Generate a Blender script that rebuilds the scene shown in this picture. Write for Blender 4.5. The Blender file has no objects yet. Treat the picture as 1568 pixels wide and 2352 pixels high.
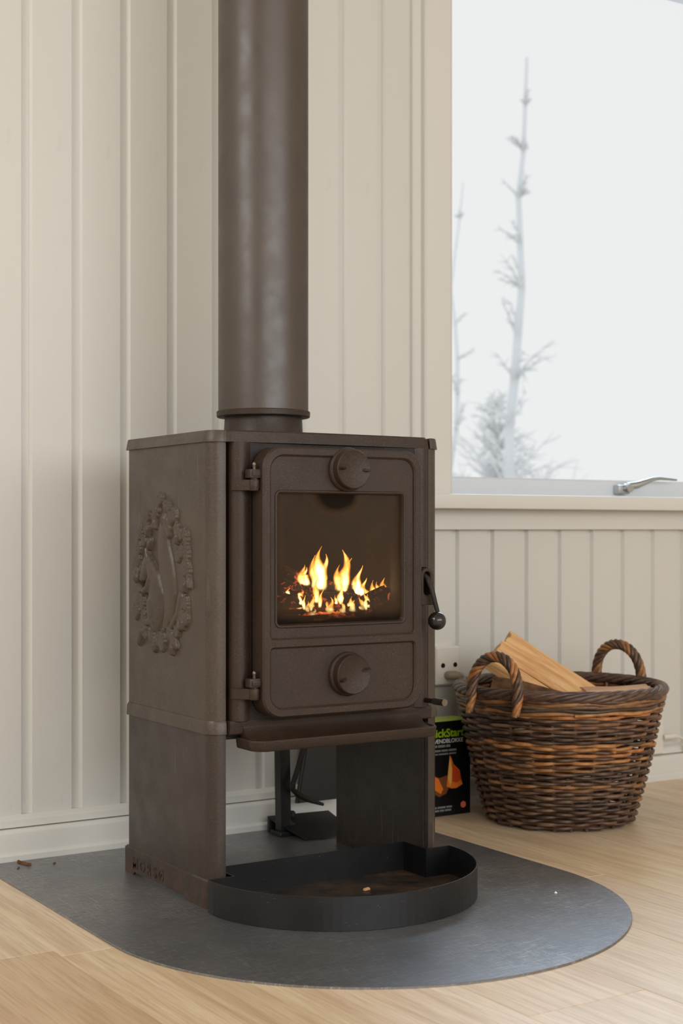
import bpy, bmesh, math, random
import numpy as np
from mathutils import Vector, Matrix, noise as mnoise

PI = math.pi
sc = bpy.context.scene
COL = sc.collection

# ------------------------------------------------------------------ camera
TH = math.radians(32.35)
cam_d = bpy.data.cameras.new('camera')
cam = bpy.data.objects.new('camera', cam_d)
COL.objects.link(cam)
cam.location = (0, 0, 0.59)
cam.rotation_euler = (PI / 2, 0, -TH)
cam_d.sensor_fit = 'HORIZONTAL'
cam_d.sensor_width = 24.0
cam_d.lens = 3354.0 / 1568.0 * 24.0
cam_d.shift_y = 38.0 / 1568.0
cam_d.clip_start = 0.05
cam_d.clip_end = 200
cam_d.dof.use_dof = True
cam_d.dof.focus_distance = 2.31
cam_d.dof.aperture_fstop = 6.3
sc.camera = cam

# ------------------------------------------------------------------ world, lights, exposure
w = bpy.data.worlds.new('overcast_sky')
sc.world = w
w.use_nodes = True
bg = w.node_tree.nodes['Background']
bg.inputs['Color'].default_value = (1.0, 0.99, 0.995, 1)
bg.inputs['Strength'].default_value = 0.905
sc.view_settings.view_transform = 'Standard'
sc.view_settings.look = 'None'
sc.view_settings.exposure = 0.0
sc.view_settings.gamma = 1.0
sc.view_settings.use_curve_mapping = False


def area(name, loc, target, sx, sy, power, col):
    d = bpy.data.lights.new(name, 'AREA')
    d.shape = 'RECTANGLE'
    d.size, d.size_y = sx, sy
    d.energy = power
    d.color = col
    o = bpy.data.objects.new(name, d)
    COL.objects.link(o)
    o.location = loc
    o.rotation_euler = (Vector(target) - Vector(loc)).to_track_quat('-Z', 'Y').to_euler()
    return o


# added fill for unseen windows behind the camera, and daylight from the left wall
area('rear_window_fill', (1.15, -2.3, 1.6), (1.2, 2.4, 0.8), 4.6, 1.6, 77, (0.975, 0.99, 1.0))
area('left_window_daylight', (-1.35, 1.55, 1.75), (1.1, 2.2, 0.5), 1.2, 1.1, 28, (0.975, 0.99, 1.0))
# sun lamp added to strengthen the window's cool sheen on floor and plate
sd = bpy.data.lights.new('window_sheen_sun', 'SUN')
sd.energy = 1.35
sd.angle = math.radians(32)
sd.color = (0.62, 0.8, 1.0)
sun = bpy.data.objects.new('window_sheen_sun', sd)
COL.objects.link(sun)
sun.location = (6, 8, 5)
sun.rotation_euler = Vector((-0.66, -0.75, -0.47)).to_track_quat('-Z', 'Y').to_euler()


# ------------------------------------------------------------------ material helpers
def srgb(r, g, b):
    f = lambda v: ((v / 255 + 0.055) / 1.055) ** 2.4 if v / 255 > 0.04045 else v / 255 / 12.92
    return (f(r), f(g), f(b), 1)


class NT:
    def __init__(s, name):
        s.m = bpy.data.materials.new(name)
        s.m.use_nodes = True
        s.t = s.m.node_tree
        s.n = s.t.nodes
        s.b = s.n['Principled BSDF']
        s.out = s.n['Material Output']
        s._c = None

    def node(s, typ, **kw):
        n = s.n.new(typ)
        for k, v in kw.items():
            setattr(n, k, v)
        return n

    def link(s, a, b):
        s.t.links.new(a, b)

    def coord(s, kind='Object'):
        if s._c is None:
            s._c = s.node('ShaderNodeTexCoord')
        return s._c.outputs[kind]

    def mapping(s, scale=(1, 1, 1), rot=(0, 0, 0), src=None, loc=None):
        m = s.node('ShaderNodeMapping')
        m.inputs['Scale'].default_value = scale
        m.inputs['Rotation'].default_value = rot
        if loc is not None:
            m.inputs['Location'].default_value = loc
        s.link(src if src is not None else s.coord(), m.inputs['Vector'])
        return m.outputs['Vector']

    def noise(s, scale, detail=4, rough=0.55, vec=None, dist=0.0):
        n = s.node('ShaderNodeTexNoise')
        n.inputs['Scale'].default_value = scale
        n.inputs['Detail'].default_value = detail
        n.inputs['Roughness'].default_value = rough
        n.inputs['Distortion'].default_value = dist
        s.link(vec if vec is not None else s.coord(), n.inputs['Vector'])
        return n.outputs['Fac']

    def ramp(s, fac, stops):
        r = s.node('ShaderNodeValToRGB')
        e = r.color_ramp.elements
        while len(e) < len(stops):
            e.new(0.5)
        for el, (p, c) in zip(e, stops):
            el.position = p
            el.color = c if len(c) == 4 else (*c, 1)
        s.link(fac, r.inputs['Fac'])
        return r.outputs['Color']

    def mix(s, fac, a, b, mode='MIX'):
        m = s.node('ShaderNodeMix', data_type='RGBA', blend_type=mode)
        for sock, v in ((m.inputs[0], fac), (m.inputs[6], a), (m.inputs[7], b)):
            if hasattr(v, 'node'):
                s.link(v, sock)
            else:
                sock.default_value = v
        return m.outputs[2]

    def math(s, op, a, b=0.0, clamp=False):
        m = s.node('ShaderNodeMath', operation=op, use_clamp=clamp)
        for sock, v in ((m.inputs[0], a), (m.inputs[1], b)):
            if hasattr(v, 'node'):
                s.link(v, sock)
            else:
                sock.default_value = v
        return m.outputs[0]

    def bump(s, h, strength=0.3, dist=0.001):
        b = s.node('ShaderNodeBump')
        b.inputs['Strength'].default_value = strength
        b.inputs['Distance'].default_value = dist
        s.link(h, b.inputs['Height'])
        s.link(b.outputs['Normal'], s.b.inputs['Normal'])

    def base(s, v):
        if hasattr(v, 'node'):
            s.link(v, s.b.inputs['Base Color'])
        else:
            s.b.inputs['Base Color'].default_value = v

    def rough(s, v):
        if hasattr(v, 'node'):
            s.link(v, s.b.inputs['Roughness'])
        else:
            s.b.inputs['Roughness'].default_value = v


BLK, WHT = (0, 0, 0, 1), (1, 1, 1, 1)


def grey(v):
    return (v, v, v, 1)


def m_paint(name, c, rough=0.42, bumps=0.25, wear=True):
    t = NT(name)
    n = t.noise(3.0, 3, vec=t.mapping((1, 1, 0.35)))
    col = t.ramp(n, [(0.3, tuple(x * 0.96 for x in c[:3])), (0.7, c[:3])])
    if wear:
        kn = t.noise(26, 2, vec=t.mapping((1, 1, 0.4)))
        col = t.mix(t.ramp(kn, [(0.74, BLK), (0.78, grey(0.35))]), col, tuple(x * 0.86 for x in c[:3]) + (1,))
    t.base(col)
    t.rough(rough)
    t.bump(t.noise(16, 5, 0.6, vec=t.mapping((1, 1, 0.25))), bumps, 0.0025)
    return t.m


def m_iron(name, c, rough=0.55, spec=0.5, rust=0.0, grain=420, gb=0.35, dust=0.35, fine_amt=0.8, streak=0.0):
    t = NT(name)
    big = t.noise(7, 4, 0.6)
    a = tuple(x * 0.82 for x in c[:3]) + (1,)
    b = tuple(min(1, x * 1.16) for x in c[:3]) + (1,)
    col = t.ramp(big, [(0.32, a), (0.68, b)])
    fine = t.noise(grain, 2, 0.6)
    col = t.mix(t.ramp(fine, [(0.4, grey(0.0)), (0.72, grey(fine_amt))]), col, tuple(min(1, x * 1.55) for x in c[:3]) + (1,))
    if dust > 0:
        pat = t.noise(9, 3)
        sp = t.noise(900, 1, 0.5)
        f = t.math('MULTIPLY', t.ramp(sp, [(0.66, BLK), (0.72, WHT)]), t.ramp(pat, [(0.45, grey(0.05)), (0.75, grey(dust))]))
        col = t.mix(f, col, srgb(170, 160, 145))
    if rust > 0:
        z = t.node('ShaderNodeSeparateXYZ')
        t.link(t.coord(), z.inputs[0])
        low = t.math('MULTIPLY', t.math('SUBTRACT', 0.07, z.outputs['Z']), 14, clamp=True)
        rn = t.ramp(t.noise(38, 5, 0.65), [(0.46, BLK), (0.62, WHT)])
        f = t.math('MULTIPLY', t.math('MULTIPLY', rn, low), rust)
        col = t.mix(f, col, srgb(104, 72, 54))
    if streak > 0:
        st = t.noise(1.0, 3, 0.6, vec=t.mapping((150, 150, 9)), dist=0.4)
        wh = t.ramp(t.noise(5.5, 2), [(0.5, BLK), (0.62, WHT)])
        f = t.math('MULTIPLY', t.math('MULTIPLY', t.ramp(st, [(0.62, BLK), (0.7, WHT)]), wh), streak)
        col = t.mix(f, col, srgb(176, 166, 152))
    t.base(col)
    t.b.inputs['Specular IOR Level'].default_value = spec
    t.rough(t.ramp(t.noise(24, 4), [(0.3, grey(rough * 0.82)), (0.7, grey(min(1, rough * 1.15)))]))
    t.bump(t.noise(grain * 0.7, 3, 0.7), gb, 0.0006)
    return t.m


def m_plain(name, c, rough=0.5, metal=0.0, spec=0.5, var=0.12, scale=30, bump=0.1):
    t = NT(name)
    n = t.noise(scale, 4)
    t.base(t.ramp(n, [(0.3, tuple(x * (1 - var) for x in c[:3])), (0.7, tuple(min(1, x * (1 + var)) for x in c[:3]))]))
    t.rough(rough)
    t.b.inputs['Metallic'].default_value = metal
    t.b.inputs['Specular IOR Level'].default_value = spec
    if bump:
        t.bump(t.noise(scale * 6, 3), bump, 0.0006)
    return t.m


MAT = {}
MAT['wall'] = m_paint('cream_board_paint', srgb(214, 212, 205))
MAT['trim'] = m_paint('cream_trim_paint', srgb(219, 217, 210), 0.36, 0.15)
MAT['white'] = m_paint('white_window_paint', srgb(222, 228, 236), 0.35, 0.08, False)  # bluish shift puts the cool light on the window frame into the white
MAT['room'] = m_paint('white_room_paint', srgb(226, 221, 212), 0.6, 0.1, False)
MAT['iron'] = m_iron('brown_cast_iron', srgb(49, 36, 26), 0.5, 0.42, dust=0.45)  # darker than the sides: weaker frontal light put into the colour
MAT['iron_side'] = m_iron('side_cast_iron', srgb(66, 55, 45), 0.42, 0.55, rust=0.0, grain=300, gb=0.22, dust=0.35, streak=0.08)
MAT['iron_ped'] = m_iron('pedestal_cast_iron', srgb(54, 45, 39), 0.42, 0.5, rust=0.5, grain=300, gb=0.25, dust=0.35, streak=0.28)
MAT['pipe'] = m_iron('flue_pipe_enamel', srgb(66, 54, 43), 0.42, 0.85, grain=200, gb=0.02, dust=0.0, fine_amt=0.15)
MAT['dark_iron'] = m_iron('dark_iron', srgb(36, 30, 26), 0.55, 0.35)
MAT['firebox'] = m_plain('sooty_firebrick', srgb(70, 55, 42), 0.95, 0, 0.1, 0.35, 18, 0.4)
MAT['black'] = m_plain('black_metal', srgb(24, 24, 23), 0.42, 0, 0.45, 0.25, 30)
MAT['knob'] = m_plain('black_bakelite', srgb(30, 27, 24), 0.16, 0, 0.6, 0.1, 20, 0)
MAT['steel'] = m_plain('worn_steel', srgb(120, 110, 98), 0.35, 0.9, 0.5, 0.25, 60)
MAT['chrome'] = m_plain('satin_chrome', srgb(190, 195, 198), 0.22, 1.0, 0.5, 0.05, 20, 0)
MAT['plastic'] = m_plain('white_plastic', srgb(222, 216, 206), 0.35, 0, 0.5, 0.03, 10, 0)
MAT['hole'] = m_plain('socket_hole', srgb(20, 19, 18), 0.7, 0, 0.2, 0.1, 10, 0)
MAT['tan_plug'] = m_plain('grey_beige_plug', srgb(146, 133, 114), 0.45, 0, 0.4, 0.08, 10, 0)


def make_plate():
    t = NT('scratched_black_steel')
    big = t.noise(3.5, 4, 0.6)
    col = t.ramp(big, [(0.3, srgb(122, 124, 130)), (0.7, srgb(146, 146, 147))])
    sc1 = t.noise(1.0, 4, 0.7, vec=t.mapping((30, 420, 1), (0, 0, 0.35)), dist=0.6)
    sc2 = t.noise(1.0, 4, 0.7, vec=t.mapping((420, 26, 1), (0, 0, 0.25)), dist=0.8)
    sc3 = t.noise(60, 3, 0.7, dist=2.5)
    f1 = t.ramp(sc1, [(0.52, BLK), (0.68, grey(0.6))])
    f2 = t.ramp(sc2, [(0.54, BLK), (0.70, grey(0.5))])
    f3 = t.ramp(sc3, [(0.485, BLK), (0.5, grey(0.45)), (0.515, BLK)])
    patch = t.ramp(t.noise(4.5, 3), [(0.38, grey(0.3)), (0.62, WHT)])
    f = t.math('MULTIPLY', t.math('ADD', t.math('ADD', f1, f2), f3, True), patch)
    col = t.mix(f, col, srgb(222, 220, 216))
    t.base(col)
    t.rough(t.ramp(t.noise(6, 4), [(0.3, grey(0.35)), (0.75, grey(0.46))]))
    t.b.inputs['Specular IOR Level'].default_value = 0.8
    t.b.inputs['Metallic'].default_value = 0.8
    t.bump(t.math('ADD', sc1, sc2), 0.12, 0.0006)
    return t.m


MAT['plate'] = make_plate()


def make_tray_in():
    t = NT('rusty_tray_steel')
    n = t.noise(14, 5, 0.65)
    col = t.ramp(n, [(0.38, srgb(30, 28, 27)), (0.56, srgb(70, 54, 42)), (0.72, srgb(110, 82, 58))])
    sc1 = t.noise(1.0, 4, 0.7, vec=t.mapping((26, 380, 1), (0, 0, 0.1)), dist=0.5)
    col = t.mix(t.ramp(sc1, [(0.58, BLK), (0.72, grey(0.5))]), col, srgb(130, 122, 110))
    t.base(col)
    t.rough(0.42)
    return t.m


MAT['tray_floor'] = make_tray_in()


def make_tray():
    t = NT('tray_black_steel')
    col = t.ramp(t.noise(9, 4), [(0.3, srgb(15, 15, 17)), (0.7, srgb(26, 26, 28))])
    s1 = t.noise(1.0, 3, 0.7, vec=t.mapping((70, 70, 500)), dist=0.5)
    sp = t.noise(170, 2)
    f = t.math('ADD', t.ramp(s1, [(0.66, BLK), (0.76, grey(0.35))]), t.ramp(sp, [(0.74, BLK), (0.78, grey(0.7))]), True)
    t.base(t.mix(f, col, srgb(140, 134, 124)))
    t.rough(t.ramp(t.noise(12, 3), [(0.3, grey(0.3)), (0.7, grey(0.45))]))
    return t.m


MAT['tray'] = make_tray()


def make_oak():
    t = NT('oak_plank')
    oi = t.node('ShaderNodeObjectInfo')
    off = t.node('ShaderNodeVectorMath', operation='SCALE')
    off.inputs[0].default_value = (31, 57, 13)
    t.link(oi.outputs['Random'], off.inputs['Scale'])
    add = t.node('ShaderNodeVectorMath', operation='ADD')
    t.link(t.coord(), add.inputs[0])
    t.link(off.outputs[0], add.inputs[1])
    v = add.outputs[0]
    g1 = t.noise(1.0, 5, 0.62, vec=t.mapping((26, 1.6, 1), src=v), dist=0.9)
    g2 = t.noise(1.0, 4, 0.7, vec=t.mapping((230, 7, 1), src=v), dist=0.3)
    col = t.ramp(g1, [(0.3, srgb(208, 181, 147)), (0.52, srgb(229, 206, 174)), (0.75, srgb(240, 221, 193))])
    col = t.mix(t.ramp(g2, [(0.38, grey(0.5)), (0.54, BLK)]), col, srgb(186, 154, 118))
    tone = oi.outputs['Color']
    t.base(t.mix(1.0, col, tone, 'MULTIPLY'))
    t.rough(t.ramp(g2, [(0.3, grey(0.44)), (0.7, grey(0.38))]))
    t.b.inputs['Specular IOR Level'].default_value = 1.0
    t.bump(g2, 0.12, 0.0008)
    return t.m


MAT['oak'] = make_oak()
MAT['floor_base'] = m_plain('plank_joint', srgb(120, 96, 70), 0.7)


def make_willow(name, a, b, rough=0.4):
    t = NT(name)
    oi = t.node('ShaderNodeObjectInfo')
    n = t.noise(60, 4, vec=t.mapping((1, 1, 2.2)))
    col = t.ramp(n, [(0.3, a), (0.72, b)])
    v = t.ramp(oi.outputs['Random'], [(0, grey(0.55)), (0.5, grey(0.95)), (1, (1.0, 0.82, 0.7, 1))])
    t.base(t.mix(1.0, col, v, 'MULTIPLY'))
    t.rough(rough)
    t.bump(t.noise(300, 3), 0.2, 0.0006)
    return t.m


MAT['willow_dark'] = make_willow('dark_willow', srgb(64, 46, 37), srgb(114, 88, 68), 0.36)
MAT['willow_mid'] = make_willow('brown_willow', srgb(92, 68, 50), srgb(142, 110, 82), 0.4)
MAT['willow_tan'] = make_willow('tan_willow', srgb(146, 96, 54), srgb(200, 146, 90), 0.4)
MAT['willow_rim'] = make_willow('rim_willow', srgb(66, 50, 46), srgb(112, 86, 72), 0.26)


def make_wood(name, a, b, c):
    t = NT(name)
    g = t.noise(1.0, 5, 0.65, vec=t.mapping((5, 75, 75)), dist=0.6)
    col = t.ramp(g, [(0.3, a), (0.52, b), (0.74, c)])
    t.base(col)
    t.rough(0.65)
    t.bump(g, 0.5, 0.003)
    return t.m


MAT['wood'] = make_wood('split_birch', srgb(196, 142, 88), srgb(226, 180, 124), srgb(240, 206, 156))
MAT['wood_pink'] = make_wood('pale_pink_split_wood', srgb(186, 140, 110), srgb(220, 182, 150), srgb(238, 212, 184))
MAT['wood_grey'] = make_wood('weathered_split_wood', srgb(130, 96, 66), srgb(170, 130, 92), srgb(200, 160, 118))
MAT['bark'] = m_plain('rough_bark', srgb(104, 74, 50), 0.85, 0, 0.2, 0.5, 40, 0.9)


def make_char():
    t = NT('charred_log')
    n = t.noise(55, 5, 0.7)
    t.base(t.ramp(n, [(0.4, srgb(14, 11, 9)), (0.7, srgb(52, 40, 32))]))
    t.rough(0.9)
    glow = t.noise(48, 5, 0.7, dist=1.6)
    t.link(t.ramp(glow, [(0.55, BLK), (0.61, (0.6, 0.06, 0.02, 1)), (0.7, (1.0, 0.25, 0.08, 1))]), t.b.inputs['Emission Color'])
    t.b.inputs['Emission Strength'].default_value = 1.1
    t.bump(n, 0.8, 0.004)
    return t.m


def make_ember():
    t = NT('glowing_embers')
    n = t.noise(60, 5, 0.7, dist=1.0)
    t.base(srgb(30, 22, 18))
    t.rough(0.95)
    # hotter in the middle of the bed, where it still glows
    z = t.node('ShaderNodeVectorMath', operation='LENGTH')
    t.link(t.mapping((1 / 0.085, 1 / 0.07, 0)), z.inputs[0])
    hot = t.math('SUBTRACT', 1.0, z.outputs['Value'], True)
    col = t.ramp(n, [(0.36, BLK), (0.5, (0.75, 0.09, 0.02, 1)), (0.62, (1.0, 0.34, 0.07, 1)), (0.75, (1.0, 0.8, 0.4, 1))])
    t.link(col, t.b.inputs['Emission Color'])
    t.link(t.math('MULTIPLY', hot, 9.0), t.b.inputs['Emission Strength'])
    t.bump(n, 0.8, 0.004)
    return t.m


MAT['char'] = make_char()
MAT['ember'] = make_ember()


def make_flame():
    t = NT('flame')
    t.n.remove(t.b)
    g = t.node('ShaderNodeSeparateXYZ')
    t.link(t.coord('Generated'), g.inputs[0])
    lw = t.node('ShaderNodeLayerWeight')
    lw.inputs['Blend'].default_value = 0.5
    core = t.math('SUBTRACT', 1.0, lw.outputs['Facing'], True)
    n = t.noise(55, 4, 0.6, vec=t.mapping((1, 1, 0.35)), dist=0.8)
    up = t.math('SUBTRACT', 1.0, g.outputs['Z'], True)
    heat = t.math('MULTIPLY', t.math('ADD', t.math('MULTIPLY', core, 0.75), t.math('MULTIPLY', up, 0.55)), t.math('ADD', t.math('MULTIPLY', n, 1.0), 0.25))
    col = t.ramp(heat, [(0.1, (0.5, 0.045, 0.003, 1)), (0.36, (1.0, 0.2, 0.015, 1)), (0.6, (1.0, 0.46, 0.06, 1)), (0.85, (1.0, 0.82, 0.36, 1))])
    em = t.node('ShaderNodeEmission')
    t.link(col, em.inputs['Color'])
    t.link(t.math('ADD', t.math('MULTIPLY', t.math('POWER', heat, 2.2), 7.0), 0.5), em.inputs['Strength'])
    tr = t.node('ShaderNodeBsdfTransparent')
    mx = t.node('ShaderNodeMixShader')
    fade = t.node('ShaderNodeMapRange', interpolation_type='SMOOTHSTEP')
    fade.inputs['From Min'].default_value = 0.0
    fade.inputs['From Max'].default_value = 0.3
    t.link(g.outputs['Z'], fade.inputs['Value'])
    al = t.math('MULTIPLY', t.math('MULTIPLY', t.math('POWER', core, 1.6), fade.outputs['Result']), t.math('ADD', t.math('MULTIPLY', heat, 1.1), 0.1), True)
    t.link(al, mx.inputs[0])
    t.link(tr.outputs[0], mx.inputs[1])
    t.link(em.outputs[0], mx.inputs[2])
    t.link(mx.outputs[0], t.out.inputs['Surface'])
    return t.m


MAT['flame'] = make_flame()


def make_glass(name, soot=False):
    t = NT(name)
    t.n.remove(t.b)
    tr = t.node('ShaderNodeBsdfTransparent')
    tr.inputs['Color'].default_value = (0.97, 0.98, 0.98, 1) if not soot else (0.93, 0.9, 0.86, 1)
    gl = t.node('ShaderNodeBsdfGlossy')
    gl.inputs['Roughness'].default_value = 0.02 if not soot else 0.12
    fr = t.node('ShaderNodeFresnel')
    fr.inputs['IOR'].default_value = 1.3 if soot else 1.12
    mx = t.node('ShaderNodeMixShader')
    t.link(fr.outputs[0], mx.inputs[0])
    t.link(tr.outputs[0], mx.inputs[1])
    t.link(gl.outputs[0], mx.inputs[2])
    res = mx.outputs[0]
    if soot:
        # soot film baked onto the pane: along the edges and in one blotch under the top air inlet
        g = t.node('ShaderNodeSeparateXYZ')
        t.link(t.coord('Generated'), g.inputs[0])
        n = t.noise(16, 4, 0.6)
        ex = t.math('MULTIPLY', t.math('ABSOLUTE', t.math('SUBTRACT', g.outputs['X'], 0.5)), 2.0)
        edge = t.math('MULTIPLY', t.math('SUBTRACT', t.math('ADD', ex, t.math('MULTIPLY', n, 0.35)), 1.0), 3.0, True)
        low = t.math('MULTIPLY', t.math('SUBTRACT', t.math('ADD', 0.12, t.math('MULTIPLY', n, 0.12)), g.outputs['Z']), 7.0, True)
        v = t.node('ShaderNodeVectorMath', operation='LENGTH')
        t.link(t.mapping((1 / 0.23, 0, 1 / 0.19), src=t.coord('Generated'), loc=(-0.48 / 0.23, 0, -0.98 / 0.19)), v.inputs[0])
        blot = t.math('MULTIPLY', t.math('SUBTRACT', 1.1, t.math('ADD', v.outputs['Value'], t.math('MULTIPLY', n, 0.3))), 2.5, True)
        f = t.math('MULTIPLY', t.math('MAXIMUM', t.math('MAXIMUM', edge, low), blot), 0.8, True)
        f = t.math('ADD', f, 0.16, True)
        df = t.node('ShaderNodeBsdfDiffuse')
        t.link(t.mix(f, srgb(104, 80, 58), srgb(26, 22, 18)), df.inputs['Color'])
        m2 = t.node('ShaderNodeMixShader')
        t.link(f, m2.inputs[0])
        t.link(res, m2.inputs[1])
        t.link(df.outputs[0], m2.inputs[2])
        res = m2.outputs[0]
    t.link(res, t.out.inputs['Surface'])
    return t.m


MAT['glass'] = make_glass('window_glass')
MAT['soot_glass'] = make_glass('sooty_stove_glass', True)


def flat(name, c, rough=0.5):
    t = NT(name)
    t.base(c)
    t.rough(rough)
    return t.m


MAT['box_black'] = flat('carton_black', srgb(14, 13, 14), 0.35)
MAT['box_green'] = flat('carton_green', srgb(186, 208, 96), 0.4)
MAT['ink_green'] = flat('ink_green', srgb(160, 196, 30), 0.4)
MAT['ink_white'] = flat('ink_white', srgb(215, 212, 208), 0.4)
MAT['ink_grey'] = flat('ink_grey', srgb(128, 125, 122), 0.4)
MAT['ink_orange'] = flat('ink_orange', srgb(232, 120, 36), 0.4)
MAT['ink_deep'] = flat('ink_deep_orange', srgb(206, 70, 28), 0.4)
MAT['ink_light'] = flat('ink_light_orange', srgb(240, 178, 90), 0.4)
MAT['ink_brown'] = flat('ink_brown', srgb(120, 66, 30), 0.4)
MAT['ink_red'] = flat('ink_red', srgb(226, 110, 84), 0.4)
MAT['light_block_ground'] = m_plain('light_block_grey', srgb(150, 148, 144), 0.8, 0, 0.2, 0.1, 3, 0)  # grey of the unseen ground added to block low light
MAT['bright_white'] = m_plain('bright_white', srgb(250, 250, 250), 0.8, 0, 0.2, 0.02, 2, 0)  # bright white of the added bounce ground, and of one crumb


def make_washed_out(name, c):  # near-white colour imitates trees washed out by bright daylight, not frost
    t = NT(name)
    t.n.remove(t.b)
    d = t.node('ShaderNodeBsdfDiffuse')
    tl = t.node('ShaderNodeBsdfTranslucent')
    d.inputs['Color'].default_value = c
    tl.inputs['Color'].default_value = c
    mx = t.node('ShaderNodeMixShader')
    mx.inputs[0].default_value = 0.5
    t.link(d.outputs[0], mx.inputs[1])
    t.link(tl.outputs[0], mx.inputs[2])
    t.link(mx.outputs[0], t.out.inputs['Surface'])
    return t.m


MAT['glare_bark'] = make_washed_out('washed_out_bark', srgb(237, 239, 240))
MAT['glare_twig'] = make_washed_out('washed_out_twigs', srgb(240, 241, 241))

# ------------------------------------------------------------------ object helpers


def worigin(o):
    v = Vector((0, 0, 0))
    while o is not None:
        v += o.location
        o = o.parent
    return v


def tag(o, label=None, cat=None, group=None, kind=None):
    if label:
        o['label'] = label
    if cat:
        o['category'] = cat
    if group:
        o['group'] = group
    if kind:
        o['kind'] = kind
    return o


def empty(name, loc, label=None, cat=None, group=None, kind=None, parent=None):
    o = bpy.data.objects.new(name, None)
    COL.objects.link(o)
    o.empty_display_size = 0.05
    if parent is not None:
        o.parent = parent
        o.location = Vector(loc) - worigin(parent)
    else:
        o.location = loc
    return tag(o, label, cat, group, kind)


def obj(name, vf, mat, parent=None, smooth=False, org=None, angle=None):
    """vf: (verts, faces[, matidx]) in world coordinates -> one mesh object."""
    V, F = vf[0], vf[1]
    V = [Vector(v) for v in V]
    if org is None:
        if parent is None:
            lo = Vector([min(v[i] for v in V) for i in range(3)])
            hi = Vector([max(v[i] for v in V) for i in range(3)])
            org = Vector(((lo.x + hi.x) / 2, (lo.y + hi.y) / 2, lo.z))
        else:
            org = worigin(parent)
    org = Vector(org)
    me = bpy.data.meshes.new(name)
    me.from_pydata([v - org for v in V], [], F)
    mats = mat if isinstance(mat, (list, tuple)) else [mat]
    for m in mats:
        me.materials.append(MAT[m])
    if len(vf) > 2:
        me.polygons.foreach_set('material_index', vf[2])
    bm = bmesh.new()
    bm.from_mesh(me)
    bmesh.ops.recalc_face_normals(bm, faces=bm.faces)
    if smooth:
        a = math.radians(angle or 40)
        for f in bm.faces:
            f.smooth = True
        for e in bm.edges:
            if len(e.link_faces) == 2:
                e.smooth = e.calc_face_angle(0) < a
    bm.to_mesh(me)
    bm.free()
    me.update()
    o = bpy.data.objects.new(name, me)
    COL.objects.link(o)
    if parent is not None:
        o.parent = parent
        o.location = org - worigin(parent)
    else:
        o.location = org
    return o


def inst(src, name, loc, parent=None):
    o = bpy.data.objects.new(name, src.data)
    COL.objects.link(o)
    o.rotation_euler = src.rotation_euler
    o.parent = parent
    o.location = Vector(loc) - (worigin(parent) if parent else Vector((0, 0, 0)))
    return o


def merge(*parts):
    V, F, M = [], [], []
    for p in parts:
        b = len(V)
        V += [tuple(v) for v in p[0]]
        F += [tuple(i + b for i in f) for f in p[1]]
        M += list(p[2]) if len(p) > 2 else [0] * len(p[1])
    return V, F, M


def withmat(vf, i):
    return vf[0], vf[1], [i] * len(vf[1])


def xf(vf, M):
    return ([tuple(M @ Vector(v)) for v in vf[0]],) + tuple(vf[1:])


def loft(loops, closed=True, cap0=True, cap1=True):
    n = len(loops[0])
    V = [tuple(p) for l in loops for p in l]
    F = []
    for k in range(len(loops) - 1):
        for i in range(n if closed else n - 1):
            j = (i + 1) % n
            F.append((k * n + i, k * n + j, (k + 1) * n + j, (k + 1) * n + i))
    if cap0:
        F.append(tuple(range(n)))
    if cap1:
        F.append(tuple(range((len(loops) - 1) * n, len(loops) * n)))
    return V, F


def box(x0, x1, y0, y1, z0, z1, bev=0.0):
    if bev <= 0:
        l = lambda z: [(x0, y0, z), (x1, y0, z), (x1, y1, z), (x0, y1, z)]
        return loft([l(z0), l(z1)])
    bm = bmesh.new()
    bmesh.ops.create_cube(bm, size=1)
    for v in bm.verts:
        v.co = Vector(((x0 + x1) / 2 + v.co.x * (x1 - x0), (y0 + y1) / 2 + v.co.y * (y1 - y0), (z0 + z1) / 2 + v.co.z * (z1 - z0)))
    bmesh.ops.bevel(bm, geom=bm.edges[:], offset=bev, segments=2, affect='EDGES', profile=0.6)
    bm.verts.index_update()
    V = [tuple(v.co) for v in bm.verts]
    F = [tuple(v.index for v in f.verts) for f in bm.faces]
    bm.free()
    return V, F


def prism_x(poly, x0, x1):
    return loft([[(x0, y, z) for y, z in poly], [(x1, y, z) for y, z in poly]])


def rrect(x0, x1, z0, z1, r, seg=7):
    P = []
    for cx, cz, a0 in ((x1 - r, z1 - r, 0), (x0 + r, z1 - r, 90), (x0 + r, z0 + r, 180), (x1 - r, z0 + r, 270)):
        for k in range(seg + 1):
            a = math.radians(a0 + 90 * k / seg)
            P.append((cx + r * math.cos(a), cz + r * math.sin(a)))
    return P


def lathe(prof, center=(0, 0, 0), n=40, M=None):
    """prof: (r, h) list around +Z."""
    loops = [[(r * math.cos(2 * PI * i / n), r * math.sin(2 * PI * i / n), h) for i in range(n)] for r, h in prof]
    vf = loft(loops)
    T = Matrix.Translation(center) @ (M if M else Matrix())
    return xf(vf, T)


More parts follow.
